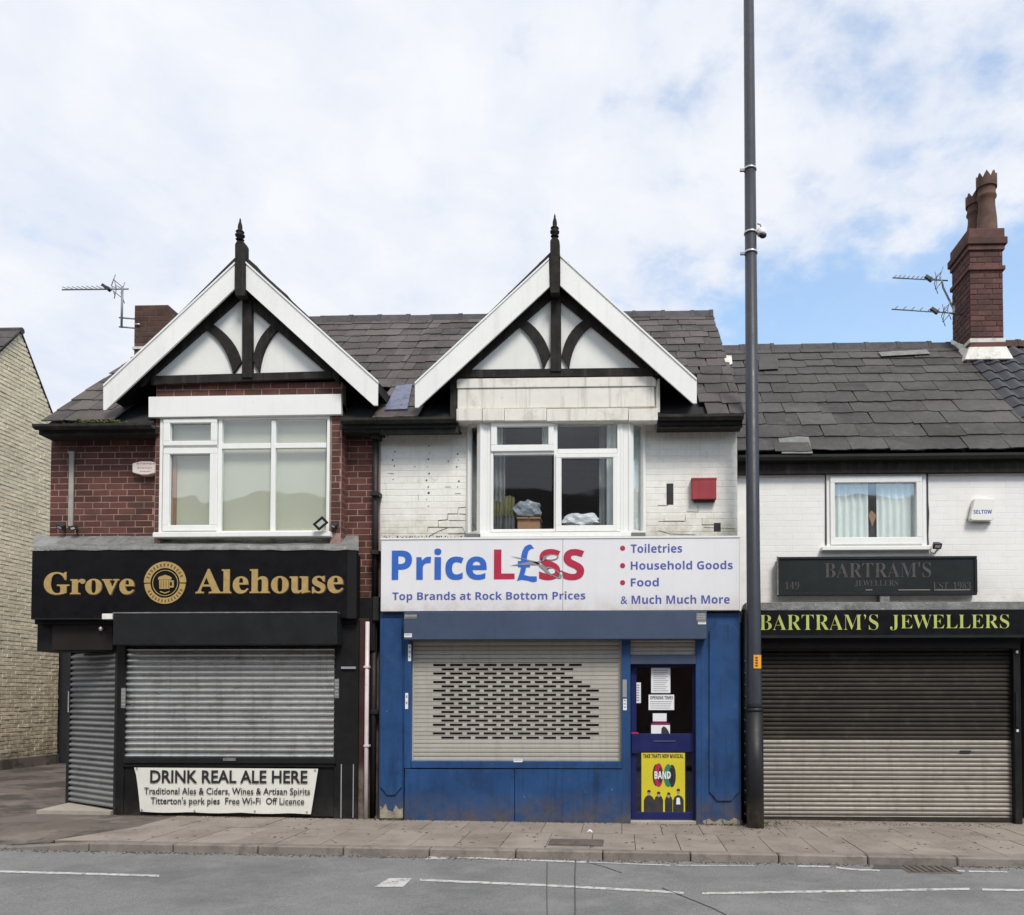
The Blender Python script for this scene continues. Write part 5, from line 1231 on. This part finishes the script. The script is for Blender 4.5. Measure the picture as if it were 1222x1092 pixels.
# ================================================================== NOTICES AND POSTER
NY = dY + .012
def notice(name, label, r, m=MAT['paper'], Y=NY, cat='notice', group='paper notices on the door glass'):
    t = thing(name, label, cat, tuple(at((r[0] + r[2]) / 2, r[3], Y)), group); pbox('sheet', *r, Y, .003, m, t); return t
t = notice('notice', 'tall white letter sized notice, topmost sheet on the blue door glass', (777, 797, 800, 827))
for i in range(11): pbox('text_line', 779.5, 800 + i * 2.4, 797.5 - (i * 7 % 5), 800.7 + i * 2.4, NY - .001, .001, MAT['greytext'], t)
t = notice('notice', 'wide white opening times notice in the middle of the blue door glass', (774, 829, 804.5, 847.3))
lettering('lettering', st('OPENING TIMES', 'sans'), 776, 830.6, 803, 834.6, NY - .001, MAT['dark'], t, dep=.001, res=1)
for i in range(4): pbox('text_line', 776, 837 + i * 2.5, 802 - (i * 5 % 4), 837.8 + i * 2.5, NY - .001, .001, MAT['greytext'], t)
t = notice('card_notice', 'small white card with a plum lower edge stuck on the door glass', (779, 851.3, 795.5, 862)); pbox('band', 779, 860.8, 795.5, 862.2, NY - .001, .001, MAT['plum'], t)
t = notice('card_notice', 'small white leaflet with plum top band, lowest on the upper door glass', (777, 862.8, 799.5, 876))
pbox('band', 777, 862.8, 799.5, 865.2, NY - .001, .001, MAT['plum'], t); pprism('picture', [(789, 875.5), (789.5, 869), (792, 866.5), (795, 868.5), (797.5, 872), (799, 875.5)], NY - .001, .001, MAT['posterman'], t)
t = notice('narrow_notice', 'narrow upright white sticker at the left edge of the door glass', (757.3, 814.5, 764.8, 839))
for i in range(7): pbox('text_line', 759, 817 + i * 3, 763, 818.4 + i * 3, NY - .001, .001, MAT['greytext'], t)
PY = dY + .006
t = thing('poster', 'bright yellow show poster with round discs and four dark figures behind the lower door glass', 'poster', tuple(at(791, 970, PY)))
pbox('sheet', 765.5, 898.5, 817.5, 969.5, PY, .003, MAT['yellow'], t)
lettering('lettering', st("TAKE THAT'S NEW MUSICAL", 'sans').replace("'", "'"), 767.5, 899.8, 815.5, 904.8, PY - .001, MAT['dark'], t, off=.01, dep=.001, res=1)
def disc(cx, cy, rx, ry, m, l):
    n = 18; pprism('disc', [(cx + rx * math.cos(2 * PI * i / n), cy + ry * math.sin(2 * PI * i / n)) for i in range(n)], PY - l, .001, m, t)
disc(783, 925, 4.3, 13, MAT['posterman'], .0010); disc(786, 925, 5.5, 14.2, MAT['sred'], .0022); disc(802, 926, 4.5, 13.5, MAT['posterman'], .0032); disc(797.5, 925.5, 5.5, 13.6, MAT['pgreen'], .0042); disc(801, 926, 3.2, 10, MAT['dark'], .005); disc(788, 925, 2.4, 9.5, MAT['posterman'], .0034)
lettering('lettering', st('BAND', 'sans'), 781, 920.5, 800.5, 929.5, PY - .0055, MAT['paper'], t, off=.01, dep=.001, res=1)
for (cx, top, w) in ((774.5, 942.5, 6.2), (786, 944.5, 5.4), (798, 945.5, 4.6), (809.5, 941, 6.4)):
    pprism('figure', [(cx - w, 969), (cx - w, 955), (cx - w * .7, 951), (cx - 1.3, 949), (cx + 1.3, 949), (cx + w * .7, 951), (cx + w, 955), (cx + w, 969)], PY - .001, .001, MAT['posterman'], t)
    n = 10; pprism('head', [(cx + 2.0 * math.cos(2 * PI * i / n), top + 4 + 3.0 * math.sin(2 * PI * i / n)) for i in range(n)], PY - .0015, .001, MAT['skin'], t)
    pprism('hair', [(cx - 2.2, top + 3), (cx - 1.6, top + .6), (cx, top), (cx + 1.6, top + .6), (cx + 2.2, top + 3)], PY - .0022, .001, MAT['dark'], t)
pprism('shirt', [(807.5, 952), (811, 952), (812, 960), (807, 960)], PY - .0022, .001, MAT['paper'], t)
# jamb stickers
def sticker(label, r, Y, m=MAT['paper'], lines=3):
    t = thing('sticker', label, 'sticker', tuple(at((r[0] + r[2]) / 2, r[3], Y)), 'labels stuck on the shopfronts'); pbox('backing', *r, Y, .002, m, t)
    h = (r[3] - r[1]) / (lines + .5)
    for i in range(lines): pbox('text_line', r[0] + .8, r[1] + h * (i + .35), r[2] - .8, r[1] + h * (i + .35) + h * .4, Y - .001, .001, MAT['greytext'], t)
sticker('worn upright label on the mullion left of the blue door', (743, 811, 748, 832), -.063, MAT['greytext'], 5); sticker('small white label low on the mullion left of the blue door', (743.5, 834, 748, 847.5), -.063)
sticker('pale strip label at the top of the left shutter jamb', (487, 769, 490.5, 789), -.064); sticker('torn white label halfway down the left shutter jamb', (483.5, 827, 487, 846), -.063, MAT['paper'], 2)
sticker('torn white label on the left end of the slate blue shutter box', (482.5, 733, 497.5, 738.5), -.244, MAT['lead'], 1); sticker('small white label at the lower left of the slate blue shutter box', (482.5, 756, 491.5, 760.5), -.244, MAT['paper'], 1)
sticker('faded grey label at the right end of the shutter box', (831, 731.5, 842.5, 741), -.244, MAT['lead'], 3); sticker('small white label below the faded one at the right of the shutter box', (833, 742, 842.5, 745), -.244, MAT['paper'], 1)
sticker('scuffed label on the black post left of the pub shutter', (144.5, 821, 149.8, 845), -.024, MAT['lead'], 5); sticker('scuffed label on the black pilaster right of the pub shutter', (399, 810, 404.5, 833), -.034, MAT['lead'], 5)
sticker('tiny white label on the rail under the slotted shutter', (613, 905.5, 623.5, 909.5), -.074, MAT['paper'], 1)

# ================================================================== WALL FITTINGS
t = thing('burglar_alarm', 'pinkish white oval alarm box on the red brick wall', 'alarm', tuple(at(173, 567, WF)))
o8 = [(157.6, 553), (168, 550.3), (179.3, 550.3), (189, 553.6), (188.4, 563.8), (176.3, 566.7), (168, 566.7), (157.7, 563.8)]
pprism('casing', o8, WF - .09, .09, MAT['pinkw'], t, bevel=.008)
for (a, b, y) in ((163, 186, 553.5), (164, 182, 558.5), (167, 180, 562.6)):
    for i in range(6): pbox('print', a + (b - a) * i / 6, y - .6, a + (b - a) * (i + .7) / 6, y + .5 - (i % 2) * .4, WF - .092, .002, MAT['pinkink'], t)
t = thing('burglar_alarm', 'weathered red alarm box on the white brick wall', 'alarm', tuple(at(840, 600, WF)), 'alarm boxes on the upper walls')
pbox('casing', 825.5, 571, 855, 596, WF - .10, .10, MAT['redbox'], t, .01); pbox('base', 828, 595, 853, 598.5, WF - .07, .07, MAT['dark'], t, .005); lathe('lamp', PX(840, WF - .05), WF - .05, [(.03, PZ(598.5, WF)), (.025, PZ(601, WF)), (.005, PZ(602, WF))], MAT['plastic'], t); pbox('lid', 825, 570, 855.5, 572.5, WF - .105, .105, MAT['redbox'], t, .003)
t = thing('burglar_alarm', 'white tapered alarm box with blue lettering on the jewellers wall', 'alarm', tuple(at(1172, 622, BY)), 'alarm boxes on the upper walls')
z2 = lambda x, y: (1090 + x / 6.826, 560 + y / 6.826)
pprism('casing', [z2(*p) for p in ((500, 240), (515, 232), (660, 240), (668, 255), (660, 400), (640, 418), (480, 416), (462, 400))], BY - .10, .10, MAT['whiteplastic'], t, bevel=.008)
pprism('backplate', [z2(*p) for p in ((440, 410), (470, 300), (480, 425), (640, 430), (560, 436), (480, 428))], BY - .03, .03, MAT['pipegrey'], t)
lettering('lettering', st('SELTOW', 'sans'), *z2(490, 330), *z2(640, 362), BY - .10, MAT['bluetext'], t, dep=.002, res=2)
# trunking
t = thing('cable_trunking', 'grey vertical cable trunking on the red brick wall above the pub sign', 'trunking', tuple(at(84, 628, WF)))
pbox('trunk', 81.5, 539.5, 87, 628, WF - .03, .026, MAT['pipegrey'], t, .004); pbox('end_cap', 81, 538.5, 87.5, 541, WF - .034, .03, MAT['pipegrey'], t)
def flood(name, label, cx, cy, Y, w, tilt, white=False):
    t = thing(name, label, 'floodlight', tuple(at(cx, cy, Y)), 'small floodlights on the upper walls')
    q = at(cx, cy, Y - .12); R = Euler((rad(35), tilt, 0)).to_matrix()
    vs = [q + R @ Vector(p) for p in ((-w, -.03, -w * .7), (w, -.03, -w * .7), (w * .7, .05, -w * .5), (-w * .7, .05, -w * .5), (-w, -.03, w * .7), (w, -.03, w * .7), (w * .7, .05, w * .5), (-w * .7, .05, w * .5))]
    mesh('housing', vs, BF, MAT['plastic'], t, bevel=.004)
    vs = [q + R @ Vector(p) for p in ((-w * .6, -.034, -w * .3), (w * .6, -.034, -w * .3), (w * .6, -.034, w * .35), (-w * .6, -.034, w * .35))]
    mesh('lens', vs, [(0, 1, 2, 3)], MAT['whiteplastic'] if white else MAT['lampglass'], t)
    b = at(cx + 3, cy + 3, Y); tube('bracket', [q, q + Vector((.02, .06, -.03)), (b.x, Y, b.z)], .012, MAT['plastic'], t, 6)
    return t
flood('floodlight', 'small dark floodlight at the foot of the grey trunking, pointing left', 73, 628.5, WF, .05, .3)
flood('floodlight', 'small dark floodlight at the foot of the grey trunking, pointing right', 88, 629.5, WF, .045, -.3, True)
flood('floodlight', 'tilted floodlight with a white lens at the lower right corner of the pub window', 382.5, 624, .0, .085, -.7, True); flood('floodlight', 'tiny second floodlight on the brick right of the pub window', 399, 627, .1, .035, .4, True)
t = flood('floodlight', 'square black floodlight beside the jewellers window sill', 1118, 651, BY, .058, 0)
q = at(1118, 656, BY - .05); tube('cable', [q, q + Vector((-.03, 0, -.05)), q + Vector((-.07, .02, -.04)), q + Vector((-.08, .03, .02))], .006, MAT['plastic'], t, 6)
t = thing('bulkhead_lamp', 'bright white lamp under the left end of the pub sign', 'lamp', tuple(at(127, 738, -.2)))
pbox('diffuser', 121.5, 732.3, 134, 739, -.24, .1, MAT['whiteplastic'], t, .004); q = at(120.5, 750, -.06)
lathe('spot', q.x, -.06, [(.012, q.z + .03), (.028, q.z), (.02, q.z - .03), (.002, q.z - .035)], MAT['steel'], t)
# pipes
t = thing('drainpipe', 'black cast iron drainpipe running down between the two gabled shops', 'pipe', tuple(at(448, 975, .1)))
px = 448.5; pts = [(PX(448.5, .16, 505), .16, PZ(502, .16)), (PX(448.5, .16, 640), .16, PZ(735, .16, 448))]
tube('pipe', pts, .042, MAT['pipeblack'], t, 12); tube('pipe_lower', [(pts[1][0], .12, pts[1][2]), (pts[1][0], .12, gz(-3) + .0)], .040, MAT['pipeblack'], t, 12)
for py in (522, 590, 660, 735, 850): 
    q = at(448.5, py, .13); box('collar', q.x - .058, q.x + .058, .07, .23, q.z - .03, q.z + .03, MAT['pipeblack'], t, .008)
pbox('hopper', 444, 712, 452.5, 741, .02, .16, MAT['pipeblack'], t, .012)
t = thing('waste_pipe', 'thin pinkish white pipe running down the maroon strip beside the pub', 'pipe', tuple(at(438, 976, -.0)))
tube('pipe', [(PX(438.6, -.02, 742), -.02, PZ(742, -.02, 438)), (PX(437.2, -.02, 890), -.02, PZ(890, -.02, 438)), (PX(436.8, -.02, 976), -.02, gz(-3.3))], .027, MAT['pipewhite'], t, 12)
for py in (796, 890): q = at(438, py, -.02); box('clip', q.x - .036, q.x + .036, -.055, .02, q.z - .014, q.z + .014, MAT['pipewhite'], t, .004)
t = thing('conduit_pipe', 'black pipe in the gap between the blue pilaster and the lamp post', 'pipe', tuple(at(889, 985, .1)))
tube('pipe', [(PX(889, .1, 730), .1, PZ(728, .1, 889)), (PX(889, .1, 985), .1, gz(1.6))], .036, MAT['pipeblack'], t, 10)
for i in range(14): q = at(889, 790 + i * 14, .06); tube('chain_link', [(q.x - .01, .055, q.z + .02), (q.x + .008, .05, q.z), (q.x - .006, .055, q.z - .02)], .008, MAT['lead'], t, 5)

# ================================================================== LAMP POST
LY = -.2
bx_, bz_ = PX(901.5, LY, 985), gz(1.7)
tX = PX(893.5, LY, 0); tZ = PZ(0, LY, 893)
lp = thing('lamp_post', 'tall dark grey steel lamp post on the pavement between the blue shop and the jewellers', 'street lamp', (bx_, LY, bz_))
lean = (tX - bx_) / (tZ - bz_)
def lpz(z): return (bx_ + lean * (z - bz_), LY, z)
zj = PZ(848, LY, 900)
tube('base_section', [lpz(bz_ - .05), lpz(zj)], .108, MAT['pole2'], lp, 20); tube('collar', [lpz(zj - .012), lpz(zj + .03)], .112, MAT['pole2'], lp, 20)
tube('shaft', [lpz(zj + .02), lpz(zj + .1), lpz(12.2)], [.098, .092, .062], MAT['pole'], lp, 20)
tube('arm', [lpz(12.1), (lpz(12.4)[0], LY - .4, 12.55), (lpz(12.4)[0], LY - 1.2, 12.65)], .035, MAT['pole'], lp, 10)
mesh('lantern', bv(lpz(12)[0] - .14, lpz(12)[0] + .14, LY - 1.9, LY - 1.15, 12.58, 12.70), BF, MAT['pole'], lp, bevel=.03)
for py in (202.5, 278.5, 302):
    q = at(894, py, LY); r = .075 + (10.6 - q.z) * .0035; p = lpz(q.z)
    bd_ = tube('band', [(p[0], LY, q.z - .012), (p[0], LY, q.z + .012)], r, MAT['steel'], lp, 18)
    if py != 278.5: box('lug', p[0] - r - .05, p[0] - r + .01, LY - .03, LY + .0, q.z - .03, q.z - .0, MAT['alum'], bd_)
p = at(895, 790, LY); pz_ = p.z; r = .096
t = thing('lamp_number_label', 'small orange yellow label on the lamp post at shutter height', 'label', (p.x, LY - .1, pz_ - .08))
c_ = lpz(pz_); vs, fs = [], []
for i in range(7):
    a_ = -PI / 2 - .38 + i * .19 + .15
    for z in (pz_ - .085, pz_ + .085): vs.append((c_[0] + (r + .004) * math.cos(a_), LY + (r + .004) * math.sin(a_), z))
for i in range(6): fs.append((2 * i, 2 * i + 2, 2 * i + 3, 2 * i + 1))
o = mesh('backing', vs, fs, MAT['sticker'], t)
for i in range(4): box('print', c_[0] + .0, c_[0] + .03, LY - r - .007, LY - r - .0055, pz_ - .06 + i * .033, pz_ - .04 + i * .033, MAT['plum'], t)
t = thing('cctv_camera', 'small white dome camera strapped to the lamp post above the roofs', 'camera', tuple(at(905, 282, LY)))
q = at(907.5, 278, LY); box('arm', c_[0] - .02, q.x, LY - .015, LY + .015, q.z - .015, q.z + .012, MAT['steel'], t)
lathe('housing', q.x + .01, LY, [(.03, q.z + .06), (.05, q.z + .045), (.055, q.z), (.05, q.z - .03)], MAT['whiteplastic'], t); lathe('dome', q.x + .03, LY - .01, [(.048, q.z - .03), (.042, q.z - .055), (.02, q.z - .07), (.002, q.z - .074)], MAT['plastic'], t)
tube('cable', [(q.x - .04, LY, q.z + .12), (q.x, LY, q.z + .11), (q.x + .01, LY, q.z + .05)], .008, MAT['alum'], t, 6)

# ================================================================== AERIALS
def aerial(name, label, mast, tip, boomx, Y, n=12, ln=.09, mastpts=None, dz=0, dipole=True):
    """mast top px, tip px of the boom, Y depth"""
    a = at(*mast, Y); b = at(*tip, Y)
    t = thing(name, label, 'aerial', tuple(at(*mast, Y)), 'television aerials by the chimneys')
    tube('boom', [a + Vector((.10, 0, 0)), b], .011, MAT['alum'], t, 6)
    for i in range(n):
        u = (i + .6) / n; p = a + (b - a) * (u * .98); h = ln * (1.0 - .25 * u)
        tube('element', [p - Vector((0, h, -.012)), p + Vector((0, h, .045))], .006, MAT['alum'], t, 5)
    p = a + (b - a) * .10
    for sg in (-1, 1):
        for k in (0, 1): tube('reflector', [p + Vector((.0, -.12 + .24 * k, 0)), p + Vector((.06 * 1, -.12 + .24 * k, sg * .17))], .007, MAT['alum'], t, 5)
        tube('reflector', [p + Vector((.03, -.13, sg * .09)), p + Vector((.03, .13, sg * .09))], .006, MAT['alum'], t, 5)
        tube('reflector', [p + Vector((0, 0, 0)), p + Vector((-.03, 0, sg * .15))], .007, MAT['alum'], t, 5)
    q = a + (b - a) * .28
    mesh('balun', [q + Vector(v) for v in ((-.06, -.03, .05), (.05, -.03, -.035), (.05, .03, -.035), (-.06, .03, .05), (-.03, -.03, .085), (.09, -.03, .0), (.09, .03, .0), (-.03, .03, .085))], BF, MAT['plastic'], t)
    return t, a
t, a = aerial('tv_aerial', 'grey television aerial on brackets beside the short left chimney', (146, 345), (74, 345.8), 0, 1.9)
lo = at(145, 391, 1.9); tube('mast', [a + Vector((0, 0, .04)), (lo.x, 1.9, lo.z)], .017, MAT['alum'], t, 8)
for py in (379, 390): q = at(142, py, 1.9); q2 = at(161, py, 1.9); tube('bracket', [(q.x, 1.9, q.z), (q2.x, 1.95, q2.z)], .012, MAT['alum'], t, 6)
q = at(161, 387, 1.88); q2 = at(167, 387, 1.88); tube('bracket', [tuple(q), tuple(q2)], .012, MAT['steel'], t, 6)
t, a = aerial('tv_aerial', 'upper television aerial on a slanting arm left of the tall chimney', (1124, 335), (1065, 331.5), 0, 3.2, 11)
q = at(1137, 367, 3.2); tube('mast', [a, (a.x + .02, 3.2, a.z - .12), tuple(q), (q.x + .06, 3.2, q.z - .1)], .017, MAT['alum'], t, 8)
t, a = aerial('tv_aerial', 'lower television aerial fixed straight to the tall chimney', (1134, 374), (1064, 369), 0, 3.0, 7, .12)
q = at(1137, 374, 3.1); tube('mast', [(q.x, 3.05, q.z + .1), (q.x, 3.05, q.z - .1)], .022, MAT['alum'], t, 8); tube('bracket', [tuple(a), (ch0, 3.05, a.z)], .014, MAT['alum'], t, 6)

# ================================================================== THINGS BEHIND THE BAY WINDOW
bz0 = PZ(633, .2, 630)
def lump(name, label, cat, cx, cy, Y, w, h, d, m, seed, spikes=.25):
    r = random.Random(seed); bm = bmesh.new(); bmesh.ops.create_icosphere(bm, subdivisions=3, radius=1)
    ph = [r.uniform(0, 6) for _ in range(6)]
    for v in bm.verts:
        c = v.co; k = 1 + spikes * (math.sin(c.x * 5 + ph[0]) * math.sin(c.z * 6 + ph[1]) + .6 * math.sin(c.x * 11 + ph[2] + c.z * 9)) * .6 + r.uniform(-.03, .03)
        v.co = Vector((c.x * w * k, c.y * d * k, max(c.z * h * k, -h * .75)))
    me = bpy.data.meshes.new(name); bm.to_mesh(me); bm.free(); me.materials.append(m)
    q = at(cx, cy, Y); return tag(place(bpy.data.objects.new(name, me), (q.x, q.y, q.z), None), label, cat)
t = thing('cardboard_box', 'brown cardboard box standing behind the bay window', 'box', tuple(at(630, 633, .2)))
pbox('carton', 617.5, 618.5, 644, 636, .2, .25, MAT['card'], t, .004)
for s0, s1_ in ((616.5, 630), (631.5, 645)): pbox('flap', s0, 617.2, s1_, 618.8, .17, .28, MAT['card'], t)
lump('plastic_bag', 'crumpled grey plastic bag lying on the cardboard box behind the bay window', 'bag', 629, 609, .28, .20, .13, .1, MAT['bagg'], 5, .22)
lump('plastic_bag', 'white plastic bag low in the right pane of the bay window', 'bag', 693, 622, .22, .25, .11, .1, MAT['bagw'], 8, .25)
def jacket(label, x0, x1, top, m1, m2, seed, Y):
    t = thing('hung_jacket', label, 'jacket', tuple(at((x0 + x1) / 2, 633, Y)), 'work jackets behind the bay window'); r = random.Random(seed)
    for (ya, yb, m, nm) in ((top, 616, m1, 'upper'), (616, 636, m2, 'hem')):
        a, b, c, d = rb(x0, ya, x1, yb, Y); vs, fs = [], []; n = 12
        for i in range(n + 1):
            for j in range(3):
                vs.append((a + (b - a) * i / n, Y + .02 * math.sin(i * 1.7 + j) + r.uniform(-.006, .006), d + (c - d) * j / 2 - (.06 * abs(i / n - .5) if nm == 'upper' and j == 0 else 0)))
        for i in range(n):
            for j in range(2): k = i * 3 + j; fs.append((k, k + 3, k + 4, k + 1))
        mesh(nm, vs, fs, m, t, smooth=True)
jacket('dull yellow work jacket hanging at the left edge of the bay window', 588, 599, 597, MAT['hivis'], MAT['hivisg'], 2, .20); jacket('dull yellow work jacket hanging beside the cardboard box', 601, 614, 591, MAT['hivis'], MAT['hivisg'], 4, .24)

# ================================================================== WEEDS AND GRIT AT THE WALL FOOT
def tufts(name, label, cat, pts, n, m, hmax=.07):
    vs, fs = [], []
    for i in range(n):
        px, Y, sx, sy = random.choice(pts); x = PX(px, Y, 980) + random.gauss(0, sx); y = Y + random.uniform(-sy, sy); z = gz(x); h = random.uniform(.3, 1) * hmax; a = random.uniform(0, 6.28); dx, dy = math.cos(a) * h * .6, math.sin(a) * h * .6 - .01; w = .006
        k = len(vs); vs += [(x - w, y, z), (x + w, y, z), (x + dx * .6 + w, y + dy * .6, z + h * .7), (x + dx, y + dy, z + h * .8)]; fs.append((k, k + 1, k + 2, k + 3))
    o = mesh(name, vs, fs, m); return tag(o, label, cat, kind='stuff')
tufts('weeds', 'small weeds and grit at the foot of the lamp post and shopfronts', 'weeds', [(897, -.05, .14, .1), (915, .1, .1, .1), (460, -.1, .12, .03), (478, -.1, .05, .03), (850, -.1, .1, .03), (872, -.1, .06, .03), (700, -.09, .5, .01)], 240, MAT['weed'], .04)
gv, gf = [], []
for i in range(900):
    u = random.random()
    if u < .35: px, Y = random.uniform(890, 1210), random.uniform(.1, .42)
    elif u < .6: px, Y = random.gauss(905, 14), random.uniform(-.35, .1)
    elif u < .8: px, Y = random.uniform(445, 884), random.uniform(-.14, -.07)
    else: px, Y = random.uniform(130, 440), random.uniform(-.12, -.02)
    x = PX(px, Y, 980); z = gz(x); r = random.uniform(.003, .010); k = len(gv)
    gv += [(x - r, Y - r, z), (x + r, Y - r, z), (x + r * .8, Y + r, z), (x - r, Y + r * .7, z), (x, Y, z + r)]; gf += [(k, k + 1, k + 4), (k + 1, k + 2, k + 4), (k + 2, k + 3, k + 4), (k + 3, k, k + 4)]
tag(mesh('grit', gv, gf, MAT['joint']), 'brown grit swept against the shop fronts', 'grit', kind='stuff')

gv, gf = [], []
for i in range(260):
    x = random.uniform(-6, 6.5); y = random.uniform(YK + .05, -.1); z = gz(x) + .0035; r = random.uniform(.008, .022); k = len(gv); n = 7
    gv += [(x + r * random.uniform(.7, 1.1) * math.cos(2 * PI * j / n), y + r * random.uniform(.7, 1.1) * math.sin(2 * PI * j / n), z) for j in range(n)]; gf.append(tuple(range(k, k + n)))
tag(mesh('gum_spots', gv, gf, MAT['joint']), 'dark trodden gum spots scattered over the paving slabs', 'gum', kind='stuff')
gv, gf = [], []
for i in range(1500):
    x = random.uniform(-8, 6.8); y = KY - abs(random.gauss(0, .05)) - .005; z = gz(x) + RD; r = random.uniform(.004, .013); k = len(gv)
    gv += [(x - r, y - r, z), (x + r, y - r, z), (x + r * .8, y + r, z), (x - r, y + r * .7, z), (x, y, z + r * .9)]; gf += [(k, k + 1, k + 4), (k + 1, k + 2, k + 4), (k + 2, k + 3, k + 4), (k + 3, k, k + 4)]
tag(mesh('gutter_grit', gv, gf, MAT['joint']), 'dark grit gathered in the road gutter along the kerb', 'grit', kind='stuff')

# ================================================================== TERRACE ACROSS THE ROAD (behind the camera, mirrored in the panes)
ot = thing('opposite_terrace', 'brick terrace across the road, mirrored in the upstairs window panes', 'building', (0, -14, 0))
box('wall', -32, 30, -14.2, -14, -.2, 5.6, MAT['oppbrick'], ot)
vs = []
for x in (-32.3, 30.3): vs += [(x, -13.8, 5.5), (x, -18, 8.9), (x, -22, 5.5)]
mesh('roof', vs, [(0, 1, 2), (3, 4, 5), (0, 3, 4, 1), (1, 4, 5, 2), (2, 5, 3, 0)], MAT['slate2'], ot)
box('rear_wall', -32, 30, -22, -21.8, -.2, 5.6, MAT['oppbrick'], ot); box('side_wall', -32, -31.8, -21.8, -14.2, -.2, 5.6, MAT['oppbrick'], ot); box('side_wall', 29.8, 30, -21.8, -14.2, -.2, 5.6, MAT['oppbrick'], ot)
for i in range(13):
    x = -30 + i * 4.7
    wn_ = box('window', x, x + 1.3, -13.99, -13.93, 3.4, 4.9, MAT['upvc'], ot); box('pane', x + .1, x + 1.2, -13.925, -13.92, 3.5, 4.8, MAT['dark'], wn_)
    wn_ = box('window', x - .3, x + 2.2, -13.99, -13.93, .7, 2.5, MAT['boxblack'], ot)
